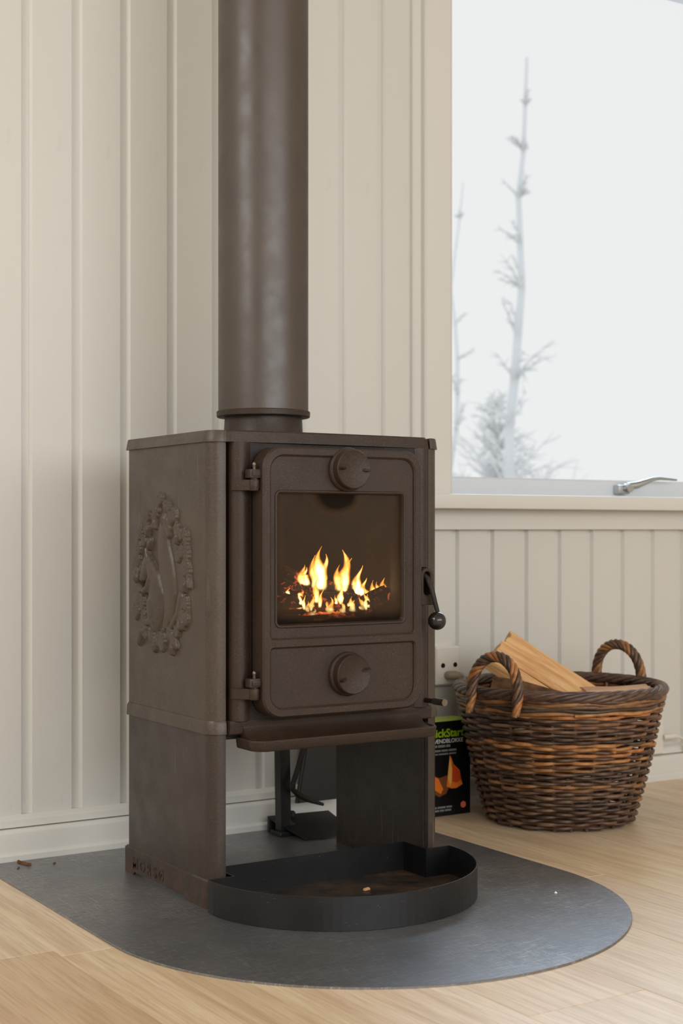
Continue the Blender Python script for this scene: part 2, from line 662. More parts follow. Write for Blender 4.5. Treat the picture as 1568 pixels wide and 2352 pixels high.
def tube(path, rad, sides=8, closed=False, cap=True):
    P = [Vector(p) for p in path]
    n = len(P)
    R = rad if isinstance(rad, (list, tuple)) else [rad] * n
    tang = []
    for i in range(n):
        a = P[(i - 1) % n] if (closed or i > 0) else P[i]
        b = P[(i + 1) % n] if (closed or i < n - 1) else P[i]
        tang.append((b - a).normalized())
    ref = Vector((0, 0, 1)) if abs(tang[0].z) < 0.9 else Vector((1, 0, 0))
    u = (ref - tang[0] * ref.dot(tang[0])).normalized()
    loops = []
    for i in range(n):
        u = (u - tang[i] * u.dot(tang[i]))
        u = u.normalized() if u.length > 1e-6 else tang[i].orthogonal().normalized()
        v = tang[i].cross(u)
        loops.append([tuple(P[i] + (u * math.cos(2 * PI * k / sides) + v * math.sin(2 * PI * k / sides)) * R[i]) for k in range(sides)])
    if closed:
        loops.append(loops[0])
    return loft(loops, True, cap and not closed, cap and not closed)


def holed(outer, holes, y_front, y_back, ch=0.0, hole_back=None):
    """Plate in the XZ plane facing -Y with holes; chamfered front edges. outer/holes: lists of (x,z)."""
    def inset(loop, d):
        n = len(loop)
        A = sum(loop[i][0] * loop[(i + 1) % n][1] - loop[(i + 1) % n][0] * loop[i][1] for i in range(n))
        sg = 1 if A > 0 else -1
        out = []
        for i in range(n):
            p0, p1, p2 = Vector(loop[i - 1]), Vector(loop[i]), Vector(loop[(i + 1) % n])
            e1, e2 = (p1 - p0), (p2 - p1)
            n1 = Vector((-e1.y, e1.x)) * sg
            n2 = Vector((-e2.y, e2.x)) * sg
            nn = (n1.normalized() if n1.length > 1e-9 else Vector((0, 0))) + (n2.normalized() if n2.length > 1e-9 else Vector((0, 0)))
            nn = nn.normalized()
            out.append((p1.x + nn.x * d, p1.y + nn.y * d))
        return out
    bm = bmesh.new()
    front_edges = []
    for li, loop in enumerate([outer] + holes):
        inner = inset(loop, ch if li == 0 else -ch) if ch else loop
        yb = y_back if (li == 0 or hole_back is None) else hole_back
        levels = [[(x, yb, z) for x, z in loop], [(x, y_front + ch, z) for x, z in loop], [(x, y_front, z) for x, z in inner]]
        rows = [[bm.verts.new(p) for p in lv] for lv in levels]
        n = len(loop)
        for a, b in zip(rows[:-1], rows[1:]):
            for i in range(n):
                j = (i + 1) % n
                bm.faces.new((a[i], a[j], b[j], b[i]))
        for i in range(n):
            front_edges.append(bm.edges.get((rows[-1][i], rows[-1][(i + 1) % n])))
    bmesh.ops.triangle_fill(bm, use_beauty=True, use_dissolve=False, edges=front_edges, normal=(0, -1, 0))
    bm.verts.index_update()
    V = [tuple(v.co) for v in bm.verts]
    F = [tuple(v.index for v in f.verts) for f in bm.faces]
    bm.free()
    return V, F


def text_vf(body, size, depth, M, align='LEFT', width=1.0, offset=0.0):
    cu = bpy.data.curves.new('txt', 'FONT')
    cu.body = body
    cu.size = size
    cu.extrude = depth
    cu.align_x = align
    cu.space_character = width
    cu.offset = offset
    cu.resolution_u = 4
    o = bpy.data.objects.new('txt', cu)
    COL.objects.link(o)
    dg = bpy.context.evaluated_depsgraph_get()
    me = bpy.data.meshes.new_from_object(o.evaluated_get(dg))
    V = [tuple(M @ v.co) for v in me.vertices]
    F = [tuple(p.vertices) for p in me.polygons]
    bpy.data.objects.remove(o)
    bpy.data.curves.remove(cu)
    bpy.data.meshes.remove(me)
    return V, F


RND = random.Random(7)

# ================================================================== THE ROOM
XL, XR, YF, YB, ZC = -1.45, 3.75, -2.6, 2.515, 2.45
fl = obj('floor', box(XL - 0.1, XR + 0.1, YF, 2.62, -0.06, -0.0125), 'floor_base')
tag(fl, 'light oak plank floor running towards the board wall', 'floor', kind='structure')
PW = 0.192
plank0 = None


def plank_mesh(L):
    c = 0.0007
    wv = PW / 2 - 0.0002
    l = L / 2 - 0.0003
    ring = lambda d, z: [(-wv + d, -l + d, z), (wv - d, -l + d, z), (wv - d, l - d, z), (-wv + d, l - d, z)]
    return loft([ring(0, -0.012), ring(0, -c), ring(c, 0.0)])


PL = 1.28
starts = {}
k0 = int(math.floor((XL - 0.752) / PW)) + 1
k1 = int(math.ceil((XR - 0.752) / PW)) + 1
pm = {}
for k in range(k0 - 1, k1):
    x = 0.752 - PW / 2 + k * PW
    # known end joints: one at Y 1.94 (first plank left of the hearth), one at Y 1.37 two planks on
    off = {0: 1.94, 3: 1.371}.get(k, None)
    if off is None:
        off = (0.37 * k * 1.7) % PL
    y = off - PL * 6
    while y < 2.5:
        a, b = max(y, YF), min(y + PL, 2.505)
        if b - a > 0.02:
            L = round(b - a, 4)
            if L not in pm:
                o = obj('plank', xf(plank_mesh(L), Matrix.Translation((x, (a + b) / 2, 0))), 'oak', fl, org=(x, (a + b) / 2, 0))
                pm[L] = o
            else:
                o = inst(pm[L], 'plank', (x, (a + b) / 2, 0), fl)
            v = RND.uniform(0.89, 1.0)
            o.color = (v, v * RND.uniform(0.975, 1.0), v * RND.uniform(0.94, 1.0), 1)
            if k == 0 and a < 1.5 < b:
                o.color = (0.78, 0.70, 0.62, 1)
        y += PL

# back wall: core with the window opening, boards in front
WX0, WX1, WZ0, WZ1 = 1.875, 2.98, 0.655, 1.937
core = merge(box(XL, WX0, 2.5225, 2.66, 0, ZC), box(WX1, XR, 2.522, 2.66, 0, ZC),
             box(WX0, WX1, 2.522, 2.66, 0, WZ0), box(WX0, WX1, 2.522, 2.66, WZ1, ZC))
wb = obj('wall_back', core, 'wall', org=(1.1, 2.59, 0))
tag(wb, 'cream painted vertical board wall behind the stove', 'wall', kind='structure')
BP, G0 = 0.0957, 0.9295
bmesh_cache = {}


def board(x0, z0, z1):
    key = (round(z0, 4), round(z1, 4))
    src = bmesh_cache.get(key)
    if src is None:
        # seen in plan: shadow gap on the right edge, soft chamfer on the left edge
        P = [(0.0005, YB + 0.0095), (0.0005, YB + 0.0066), (0.0058, YB), (BP - 0.0150, YB), (BP - 0.0140, YB + 0.0068), (BP + 0.0005, YB + 0.0068), (BP + 0.0005, YB + 0.0095)]
        vf = loft([[(x0 + a, b, z0) for a, b in P], [(x0 + a, b, z1) for a, b in P]])
        o = obj('board', vf, 'wall', wb, org=(x0, YB, z0))
        bmesh_cache[key] = o
    else:
        o = inst(src, 'board', (x0, YB, z0), wb)
    return o


k = int(math.floor((XL - G0) / BP)) + 1
while G0 + k * BP < XR - BP:
    x0 = G0 + k * BP
    if x0 + BP > WX0 + 0.004 and x0 < WX1:
        board(x0, 0.068, 0.66)
        board(x0, 1.97, ZC)
    else:
        board(x0, 0.068, ZC)
    k += 1

bb = empty('baseboard_back', (1.1, 2.5, 0), 'three-step cream baseboard along the board wall', 'baseboard', kind='structure')
X0, X1 = XL, XR
arc = [(2.489 + 0.007 * (1 - math.cos(a)), 0.0495 + 0.0075 * math.sin(a)) for a in [PI / 2 * i / 5 for i in range(6)]]
obj('skirting_board', prism_x([(2.522, 0), (2.489, 0)] + arc + [(2.522, 0.057)], X0, X1), 'trim', bb, True, angle=50)
obj('shoe_strip', prism_x([(2.492, 0), (2.4835, 0), (2.4835, 0.0125), (2.486, 0.0165), (2.492, 0.0175)], X0, X1), 'trim', bb)
obj('cap_strip', prism_x([(2.5215, 0.0575), (2.5015, 0.0585), (2.5, 0.0595), (2.501, 0.0715), (2.5025, 0.0735), (2.5135, 0.0785), (2.5215, 0.0785)], X0, X1), 'trim', bb)

wl = obj('wall_left', box(XL - 0.1, XL, YF, 2.66, 0, ZC), 'room')
tag(wl, 'plain white side wall left of the stove', 'wall', kind='structure')
wr = obj('wall_right', box(XR, XR + 0.1, YF, 2.66, 0, ZC), 'room')
tag(wr, 'plain white side wall beyond the window', 'wall', kind='structure')
ce = obj('ceiling', box(XL - 0.1, XR + 0.1, YF, 2.66, ZC, ZC + 0.08), 'room')
tag(ce, 'plain white ceiling', 'ceiling', kind='structure')

# window
win = empty('window_1', (2.42, 2.56, WZ0), 'large white framed window over the basket', 'window', kind='structure')
fx0, fx1, fz0, fz1 = 1.875, 2.98, 0.658, 1.937
opening = rrect(fx0 + 0.018, fx1 - 0.048, 0.703, fz1 - 0.05, 0.003, 2)
outer = [(fx1, fz1), (fx0, fz1), (fx0, fz0), (fx1, fz0)]
obj('window_frame', holed(outer, [opening], 2.548, 2.60, 0.004), 'white', win)
obj('glass_pane', box(fx0 + 0.01, fx1 - 0.03, 2.575, 2.579, 0.69, fz1 - 0.03), 'glass', win)
obj('window_sill', box(1.752, 3.10, 2.45, 2.60, 0.632, 0.6625, 0.003), 'trim', win, True)
obj('apron', box(1.765, 3.09, 2.4995, 2.53, 0.5875, 0.634, 0.002), 'trim', win)


def casing(xa, xb, flip):
    # moulded upright: thin outer bead, then the flat inner board
    P = [(0, 2.52), (0, 2.507), (0.004, 2.5035), (0.018, 2.5035), (0.0205, 2.506), (0.0225, 2.506), (0.024, 2.497), (0.028, 2.4935), (0.087, 2.4905), (0.093, 2.4935), (0.094, 2.52)]
    P = [((xb - a) if flip else (xa + a), b) for a, b in P]
    return loft([[(a, b, 0.6625) for a, b in P], [(a, b, 2.017) for a, b in P]])


obj('casing', casing(1.764, 0, False), 'trim', win)
obj('casing', casing(0, 3.091, True), 'trim', win)
obj('head_casing', box(1.764, 3.091, 2.4925, 2.525, 1.927, 2.017, 0.003), 'trim', win)
obj('jamb', box(1.8575, 1.8755, 2.52, 2.60, 0.6625, 1.937), 'white', win)
obj('jamb', box(2.9795, 2.9975, 2.52, 2.60, 0.6625, 1.937), 'white', win)
# casement lever on the bottom rail
hp = []
for a, b, c in ((2.392, 2.528, 0.6885), (2.418, 2.522, 0.692), (2.440, 2.518, 0.699), (2.462, 2.515, 0.7065), (2.482, 2.514, 0.7085), (2.51, 2.515, 0.7075), (2.54, 2.517, 0.706)):
    hp.append((a, b, c))
lever = tube(hp, [0.009, 0.0085, 0.0065, 0.005, 0.0042, 0.0036, 0.0028], 10)
foot = box(2.366, 2.402, 2.528, 2.549, 0.6705, 0.692, 0.004)
hub = lathe([(0.0, -0.012), (0.009, -0.012), (0.0105, -0.008), (0.0105, 0.01), (0.0, 0.01)], (2.393, 2.528, 0.685), 20, Matrix.Rotation(PI / 2, 4, 'X'))
obj('window_handle', merge(lever, foot, hub), 'chrome', win, True)['label'] = 'chrome casement lever'

# ================================================================== OUTSIDE
te = obj('light_block_ground', box(-15, 20, -30, YF, -0.16, -0.06), 'light_block_ground')  # unseen ground added to block light from below the horizon
tag(te, 'unseen grey ground behind the camera, added to block low light', 'ground', kind='structure')
gr = obj('bounce_ground', box(-15, 40, 2.9, 60, -0.7, -0.5), 'bright_white')  # unseen bright ground added to bounce light outside
tag(gr, 'unseen white ground outside the window, added to bounce light', 'ground', kind='structure')


def tree(name, x, y, h, r, seed, label, twigs=120, spread=1.0, low=0.25):
    rr = random.Random(seed)
    root = empty(name, (x, y, -0.5), label, 'tree', 'pale trees outside the window')
    path, rad = [], []
    px, py = x, y
    for i in range(14):
        t = i / 13
        path.append((px, py, -0.5 + h * t))
        rad.append(r * (1 - 0.8 * t))
        px += rr.uniform(-1, 1) * 0.05
        py += rr.uniform(-1, 1) * 0.05
    obj('trunk', tube(path, rad, 8), 'glare_bark', root, True)
    parts = []
    for i in range(twigs):
        t = rr.uniform(low, 1) ** 0.9
        s = Vector(path[min(13, int(t * 13))])
        a = rr.uniform(0, 2 * PI)
        L = spread * rr.uniform(0.4, 1.0) * (1.15 - t)
        pts = [s]
        d = Vector((math.cos(a), math.sin(a), rr.uniform(0.7, 2.2))).normalized()
        for q in range(3):
            pts.append(pts[-1] + d * L / 3)
            d = (d + Vector((rr.uniform(-.3, .3), rr.uniform(-.3, .3), -0.15))).normalized()
        parts.append(tube(pts, [r * 0.18 + 0.006, 0.011, 0.009, 0.006], 4))
        for q in (1, 2, 3):
            for _ in range(3):
                dd = (d + Vector((rr.uniform(-1, 1), rr.uniform(-1, 1), rr.uniform(-.7, .5)))).normalized()
                parts.append(tube([pts[q], pts[q] + dd * L * 0.3], [0.008, 0.004], 3))
    vf = merge(*parts)
    tw = obj('twigs', (vf[0], vf[1]), 'glare_twig', root)
    tw['kind'] = 'stuff'
    return root


# window direction at 12 m: along the sight line through px 1190 etc.
def out(px, dist):
    r = (px - 784) / 3354
    return (dist * (r * math.cos(TH) + math.sin(TH)), dist * (-r * math.sin(TH) + math.cos(TH)))


TX, TY = 7.75, 9.5  # trees and shrubs painted pale like overexposed daylight, no snow on them
tree('birch_tree', TX, TY, 5.0, 0.06, 3, 'slim glare-pale birch nearest the left side of the window', 46, 0.6, 0.2)
tree('birch_tree', 8.35, 11.2, 4.4, 0.035, 5, 'thin pale birch just left of the slim glare-pale birch', 26, 0.5, 0.2)
tree('glare_pale_shrub', 8.6, 10.6, 2.3, 0.05, 8, 'low glare-pale shrub at the foot of the slim birch', 150, 1.3, 0.1)
tree('glare_pale_shrub', 11.4, 9.8, 2.5, 0.05, 9, 'low glare-pale shrub behind the window lever', 150, 1.2, 0.1)
tree('glare_pale_shrub', 13.5, 11.5, 3.0, 0.04, 11, 'farther loose glare-pale bush right of the birches', 70, 1.3, 0.1)

# ================================================================== HEARTH PLATE
PC, PR, PYC = 1.2475, 0.4175, 1.915


def hearth_loop(d):
    P = [(PC - PR + d, 2.483 - d), (PC - PR + d, PYC)]
    for i in range(1, 60):
        a = PI + PI * i / 60
        P.append((PC + (PR - d) * math.cos(a), PYC + (PR - d) * math.sin(a)))
    P += [(PC + PR - d, PYC), (PC + PR - d, 2.483 - d)]
    return P


hp = obj('hearth_plate', loft([[(x, y, 0.0002) for x, y in hearth_loop(0)], [(x, y, 0.0025) for x, y in hearth_loop(0)], [(x, y, 0.003) for x, y in hearth_loop(0.0008)]]), 'plate', org=(PC, 2.0, 0))
tag(hp, 'black scratched steel hearth plate with rounded front under the stove', 'hearth plate')
ZP = 0.003

# ================================================================== WOOD STOVE
SX0, SX1, SC = 1.03, 1.465, 1.2475
SYF, SYB = 2.0, 2.312
stove = empty('wood_stove', (SC, 2.15, ZP), 'brown cast-iron wood stove with a lit fire on the black plate', 'stove')


def mir(P, m):
    return [(2 * SC - x, y) for x, y in P] if m else P


def side_sec(m, o=0.0, th=0.012, r=0.023, xs=1.0555, ret=True, yf=SYF):
    x0, yf, yb = SX0 - o, yf - o, SYB + o * 0.6
    P = []
    if ret:
        P += [(SX0 + 0.024, yb)]
    rb = 0.008
    for i in range(4):
        a = PI / 2 + PI / 2 * i / 3
        P.append((x0 + rb + rb * math.cos(a), yb - rb + rb * math.sin(a)))
    r2 = r + o
    for i in range(9):
        a = PI + PI / 2 * i / 8
        P.append((x0 + r2 + r2 * math.cos(a), yf + r2 + r2 * math.sin(a)))
    P += [(xs, yf), (xs, yf + th)]
    ri = max(0.004, r - th * 0.6)
    xi = SX0 + th
    for i in range(6):
        a = 1.5 * PI - PI / 2 * i / 5
        P.append((xi + ri + ri * math.cos(a), SYF + th + ri + ri * math.sin(a)))
    rbi = 0.016 if ret else 0.004
    if ret:
        for i in range(5):
            a = PI - PI / 2 * i / 4
            P.append((xi + 0.012 + 0.012 * math.cos(a), SYB - 0.010 - 0.012 + 0.012 * math.sin(a)))
        P.append((SX0 + 0.024, SYB - 0.010))
    else:
        P.append((xi, yb))
    return mir(P, m)


def lev(P, z):
    return [(x, y, z) for x, y in P]


# --- pedestal, plinth, band, side panel, lid cap for both sides
panels = {}
for m in (False, True):
    ped = obj('pedestal_side', loft([lev(side_sec(m, ret=not m), ZP + (0.0065 if not m else 0.0)), lev(side_sec(m, ret=not m), 0.2725)]), 'iron_ped', stove, True, angle=35)
    # plinth strip at the foot
    corner = []
    for dz, o in ((0, 0.003), (0.0425, 0.003), (0.0455, 0.0005)):
        P = []
        r2 = 0.023 + o
        x0, yf = SX0 - o, SYF - o
        P.append((x0, 2.06))
        for i in range(9):
            a = PI + PI / 2 * i / 8
            P.append((x0 + r2 + r2 * math.cos(a), yf + r2 + r2 * math.sin(a)))
        P += [(1.0555, yf), (1.0555, SYF + 0.004), (SX0 + 0.02, SYF + 0.02), (SX0 + 0.004, 2.06)]
        corner.append(lev(mir(P, m), ZP + dz))
    strip = [(2.06, ZP), (2.06, 0.0455), (2.06, 0.0455), (2.3145, 0.0455), (2.3145, ZP), (2.283, ZP), (2.276, 0.0085), (2.085, 0.0085), (2.075, ZP)]
    strip2 = [(y, z + (0.003 if z > 0.04 else 0)) for y, z in strip]
    xa = 2 * SC - (SX0 - 0.003) if m else SX0 - 0.003
    xb = 2 * SC - (SX0 + 0.002) if m else SX0 + 0.002
    pl = obj('plinth', merge(loft(corner), loft([[(xa, y, z) for y, z in strip], [(xb, y, z) for y, z in strip2]])), 'iron_ped', stove, True, angle=30)
    if not m:
        # raised cast lettering on the plinth
        M = Matrix(((0, 0, -1, SX0 - 0.0033), (-1, 0, 0, 2.284), (0, 1, 0, 0.0145), (0, 0, 0, 1)))
        le = obj('cast_lettering', text_vf('MORSØ', 0.027, 0.0009, M, 'LEFT', 1.55, 0.0003), 'iron_ped', pl)
        le['label'] = 'raised cast letters'
    band = [lev(side_sec(m, 0.0008), 0.2716), lev(side_sec(m, 0.0035), 0.2724), lev(side_sec(m, 0.0030), 0.2885), lev(side_sec(m, 0.0008), 0.2930)]
    obj('band', loft(band), 'iron_side', stove, True, angle=30)
    sp = obj('side_panel', loft([lev(side_sec(m), 0.2925), lev(side_sec(m), 0.7245)]), 'iron_side', stove, True, angle=35)
    panels[m] = sp
    cap = [lev(side_sec(m, 0.0038, xs=1.0495), 0.7240), lev(side_sec(m, 0.0035, xs=1.0495), 0.7252), lev(side_sec(m, 0.0012, xs=1.0485), 0.7410), lev(side_sec(m, 0.0, xs=1.0485), 0.7420)]
    # solid cap: outline without the hollow
    def solid(z, o, yb_in):
        P = [(1.0505, SYB)]
        x0, yf, r2 = SX0 - o, SYF - 0.002 - o * 0.6, 0.025 + o
        P += [(x0 + 0.004, SYB + o), (x0, SYB - 0.004)]
        for i in range(9):
            a = PI + PI / 2 * i / 8
            P.append((x0 + r2 + r2 * math.cos(a), yf + r2 + r2 * math.sin(a)))
        P.append((1.0505, yf))
        return lev(mir(P, m), z)
    obj('lid_cap', loft([solid(0.7240, 0.0042, 0), solid(0.7250, 0.0042, 0), solid(0.7405, 0.0010, 0), solid(0.7420, -0.0003, 0)]), 'iron_side', stove, True, angle=30)

# --- squirrel and oak wreath relief on the left side panel (a height field cast proud of the plate)


def relief():
    step = 0.00125
    Y = np.arange(2.050, 2.296, step)
    Z = np.arange(0.378, 0.652, step)
    YY, ZZ = np.meshgrid(Y, Z, indexing='ij')
    H = np.zeros_like(YY)

    def chain(pts, hgt, flatness=0.5):
        nonlocal H
        acc = np.zeros_like(H)
        if len(pts) == 1:
            pts = [pts[0], (pts[0][0] + 1e-5, pts[0][1], pts[0][2])]
        for (ya, za, ra), (yb, zb, rb) in zip(pts[:-1], pts[1:]):
            dy, dz = yb - ya, zb - za
            L2 = dy * dy + dz * dz + 1e-12
            t = np.clip(((YY - ya) * dy + (ZZ - za) * dz) / L2, 0, 1)
            d = np.hypot(YY - ya - t * dy, ZZ - za - t * dz)
            r = ra + (rb - ra) * t
            q = np.clip(1 - (d / r) ** 2, 0, 1) ** flatness
            acc = np.maximum(acc, q * hgt)
        H = np.maximum(H, acc)
        return acc

    def leaf(a, b, wd, hgt=0.0036):
        (ya, za), (yb, zb) = a, b
        dy, dz = yb - ya, zb - za
        L = math.hypot(dy, dz)
        ny, nz = -dz / L, dy / L
        chain([(ya, za, 0.0022), (yb, zb, 0.004)], hgt)
        for t, f in ((0.28, 0.75), (0.5, 1.0), (0.72, 0.95), (0.92, 0.6)):
            for s in (-1, 1):
                chain([(ya + dy * (t - 0.12), za + dz * (t - 0.12), 0.003), (ya + dy * t + s * ny * wd * f, za + dz * t + s * nz * wd * f, 0.0042)], hgt)

    def acorn(y, z, ay, az):
        L = math.hypot(ay, az)
        ay, az = ay / L, az / L
        chain([(y, z, 0.0062), (y + ay * 0.009, z + az * 0.009, 0.0042)], 0.0055)
        chain([(y - ay * 0.004, z - az * 0.004, 0.0074)], 0.0042)

    # wreath, left arm (greater Y) and right arm
    for a, b in (((2.178, 0.629), (2.205, 0.606)), ((2.192, 0.634), (2.168, 0.641)), ((2.215, 0.614), (2.238, 0.606)), ((2.225, 0.602), (2.233, 0.582)),
                 ((2.247, 0.598), (2.256, 0.574)), ((2.236, 0.578), (2.240, 0.562)), ((2.262, 0.572), (2.258, 0.548)), ((2.256, 0.548), (2.268, 0.526)),
                 ((2.268, 0.540), (2.281, 0.522)), ((2.270, 0.478), (2.252, 0.470)), ((2.247, 0.480), (2.243, 0.455)), ((2.268, 0.467), (2.262, 0.445)),
                 ((2.243, 0.455), (2.237, 0.436)), ((2.277, 0.462), (2.270, 0.438)),
                 ((2.165, 0.631), (2.140, 0.622)), ((2.150, 0.612), (2.130, 0.601)), ((2.132, 0.625), (2.118, 0.604)), ((2.118, 0.600), (2.112, 0.578)),
                 ((2.105, 0.592), (2.100, 0.572)), ((2.086, 0.592), (2.080, 0.562)), ((2.098, 0.566), (2.096, 0.545)), ((2.080, 0.566), (2.078, 0.536)),
                 ((2.112, 0.556), (2.108, 0.538)), ((2.092, 0.540), (2.084, 0.516)), ((2.080, 0.540), (2.072, 0.512)), ((2.100, 0.486), (2.094, 0.462)),
                 ((2.086, 0.486), (2.080, 0.462)), ((2.094, 0.462), (2.098, 0.442)), ((2.080, 0.458), (2.082, 0.438)),
                 ((2.150, 0.430), (2.132, 0.412)), ((2.140, 0.418), (2.116, 0.400)), ((2.175, 0.424), (2.160, 0.402)), ((2.190, 0.424), (2.182, 0.398)),
                 ((2.205, 0.424), (2.214, 0.404)), ((2.220, 0.420), (2.240, 0.412)), ((2.170, 0.410), (2.168, 0.391)), ((2.122, 0.432), (2.108, 0.420)), ((2.200, 0.408), (2.194, 0.390))):
        leaf(a, b, 0.0075)
    for y, z, ay, az in ((2.222, 0.588, 0.1, -1), (2.196, 0.600, -.2, -1), (2.215, 0.566, 0.2, -1), (2.112, 0.576, 0, -1), (2.250, 0.520, 0.2, -1), (2.160, 0.606, .1, -1), (2.145, 0.603, -.1, -1),
                         (2.070, 0.506, -.4, -1), (2.084, 0.500, 0, -1), (2.104, 0.438, -.3, -1), (2.090, 0.440, 0, -1), (2.195, 0.398, 0, -1), (2.130, 0.398, -.1, -1), (2.232, 0.446, 0, -1)):
        acorn(y, z, ay, az)
    # ribbon and stems under the animal
    chain([(2.2264, 0.4239, 0.006), (2.247, 0.4177, 0.008), (2.2588, 0.4008, 0.009)], 0.0048)
    chain([(2.1307, 0.4342, 0.007), (2.1091, 0.4543, 0.0085), (2.0984, 0.4807, 0.0105)], 0.0048)
    chain([(2.1471, 0.4284, 0.004), (2.128, 0.4152, 0.006), (2.1144, 0.4007, 0.006)], 0.004)
    chain([(2.105, 0.430, 0.004), (2.078, 0.440, 0.0045), (2.074, 0.464, 0.004)], 0.003)
    for s in range(9):
        chain([(2.235 - s * 0.009, 0.428 + 0.004 * math.sin(s * 2.1), 0.006)], 0.0042)
    # squirrel
    tail = [(2.1416, 0.5796, 0.006), (2.1435, 0.5900, 0.010), (2.1555, 0.5945, 0.015), (2.164, 0.586, 0.019), (2.166, 0.5697, 0.021), (2.164, 0.5517, 0.0235),
            (2.1565, 0.5302, 0.0265), (2.150, 0.5066, 0.0275), (2.1455, 0.4829, 0.026), (2.147, 0.4589, 0.024), (2.154, 0.4416, 0.016)]
    ta = chain(tail, 0.0046, 0.38)
    body = [(2.208, 0.5254, 0.014), (2.194, 0.5014, 0.023), (2.1885, 0.4772, 0.030), (2.1895, 0.4580, 0.033), (2.193, 0.4470, 0.028)]
    # groove between body and tail
    n = len(body)
    rim = np.zeros_like(H)
    keep = H.copy()
    H = np.zeros_like(H)
    chain([(a, b, c + 0.0032) for a, b, c in body], 1.0, 0.2)
    rim = H > 0.05
    H = np.where(rim, np.minimum(keep, 0.0016), keep)
    chain(body, 0.0068, 0.42)
    chain([(2.2212, 0.5312, 0.0165), (2.2308, 0.5140, 0.0135), (2.236, 0.508, 0.009)], 0.0072, 0.42)
    chain([(2.219, 0.5399, 0.0065), (2.224, 0.5580, 0.0028)], 0.006)
    chain([(2.2047, 0.5060, 0.009), (2.2134, 0.4930, 0.008), (2.2264, 0.4861, 0.0065), (2.2500, 0.4955, 0.006)], 0.0082)
    chain([(2.2663, 0.5072, 0.0115)], 0.0066)
    chain([(2.2663, 0.5130, 0.0125), (2.2663, 0.516, 0.011)], 0.0050)
    chain([(2.1900, 0.4385, 0.010), (2.2235, 0.4358, 0.008)], 0.0072)
    chain([(2.202, 0.464, 0.017), (2.198, 0.452, 0.020)], 0.0082, 0.4)
    # soften
    for _ in range(2):
        H[1:-1, 1:-1] = (H[1:-1, 1:-1] * 4 + H[:-2, 1:-1] + H[2:, 1:-1] + H[1:-1, :-2] + H[1:-1, 2:]) / 8
    ny, nz = H.shape
    idx = -np.ones(H.shape, int)
    V, F = [], []
    act = H > 0.00025
    quad = act[:-1, :-1] | act[1:, :-1] | act[1:, 1:] | act[:-1, 1:]
    for i, j in zip(*np.nonzero(quad)):
        q = []
        for a, b in ((i, j), (i + 1, j), (i + 1, j + 1), (i, j + 1)):
            if idx[a, b] < 0:
                idx[a, b] = len(V)
                V.append((SX0 + 0.0008 - H[a, b] * 1.7, Y[a], Z[b]))
            q.append(int(idx[a, b]))
        F.append(tuple(q))
    return V, F


re_ = obj('relief_emblem', relief(), 'iron_side', panels[False], True, angle=70)
re_['label'] = 'raised oval wreath of oak leaves around a sitting squirrel'

# --- middle lid, collar
def lid_loop(z, o):
    x0, x1, yf, yb, r = 1.0522 - o, 1.4385 + o, 1.983 - o, SYB + 0.002, 0.012
    P = [(x0, yb), (x0, yf + r + 0.012)]
    for i in range(7):
        a = PI + PI / 2 * i / 6
        P.append((x0 + r + r * math.cos(a), yf + 0.006 + r + r * math.sin(a)))
    for t in (0.2, 0.35, 0.5, 0.65, 0.8):
        P.append((x0 + (x1 - x0) * t, yf + 0.006 * (2 * t - 1) ** 2))
    for i in range(7):
        a = 1.5 * PI + PI / 2 * i / 6
        P.append((x1 - r + r * math.cos(a), yf + 0.006 + r + r * math.sin(a)))
    P += [(x1, yf + r + 0.012), (x1, yb)]
    return lev(P, z)


obj('lid', loft([lid_loop(0.7235, -0.002), lid_loop(0.7240, 0.0), lid_loop(0.7400, -0.0018), lid_loop(0.7425, -0.004)]), 'iron', stove, True, angle=28)
PXY = (SC, 2.224)
obj('flue_collar', lathe([(0.072, 0.7423), (0.0715, 0.746), (0.069, 0.752), (0.0672, 0.785), (0.060, 0.785), (0.060, 0.7423)], (PXY[0], PXY[1], 0), 64), 'iron', stove, True, angle=30)

# --- body shell (back, bottom, sides) and fire chamber
body = merge(box(1.044, 1.451, 2.292, 2.306, 0.265, 0.724), box(1.044, 1.451, 2.012, 2.306, 0.262, 0.276))
obj('body_shell', body, 'dark_iron', stove)
fc = [(1.405, 0.70), (1.090, 0.70), (1.090, 0.415), (1.405, 0.415)]
obj('fire_chamber', loft([[(x, 1.996, z) for x, z in fc], [(x, 2.20, z) for x, z in fc], [(SC + (x - SC) * 0.86, 2.262, z * 0.99 + 0.004) for x, z in fc]], True, False, True), 'firebox', stove)

# --- front surround behind the door: rounded corner columns and a plate with the mouth
def surround_sec():
    P = [(1.0630, 2.02), (1.0620, 2.000)]
    for i in range(7):
        a = PI + PI * 0.62 * i / 6
        P.append((1.0770 + 0.015 * math.cos(a), 1.997 + 0.015 * math.sin(a)))
    return P


S = surround_sec()
for m in (False, True):
    P = mir(S + [(1.092, 1.989), (1.092, 2.02)], m)
    obj('corner_column', loft([lev(P, 0.2928), lev(P, 0.7238)]), 'iron', stove, True, angle=50)
obj('front_plate', holed([(1.403, 0.7237), (1.092, 0.7237), (1.092, 0.293), (1.403, 0.293)], [rrect(1.118, 1.376, 0.425, 0.66, 0.01, 4)], 1.9895, 2.02, 0.0), 'dark_iron', stove)

# --- base front and ash lip
prof = [(2.02, 0.2715), (1.992, 0.2712), (1.990, 0.2735), (1.9885, 0.289), (1.990, 0.2928), (2.02, 0.2928)]
obj('base_front', merge(prism_x(prof, 1.0575, 1.4385)), 'iron', stove)


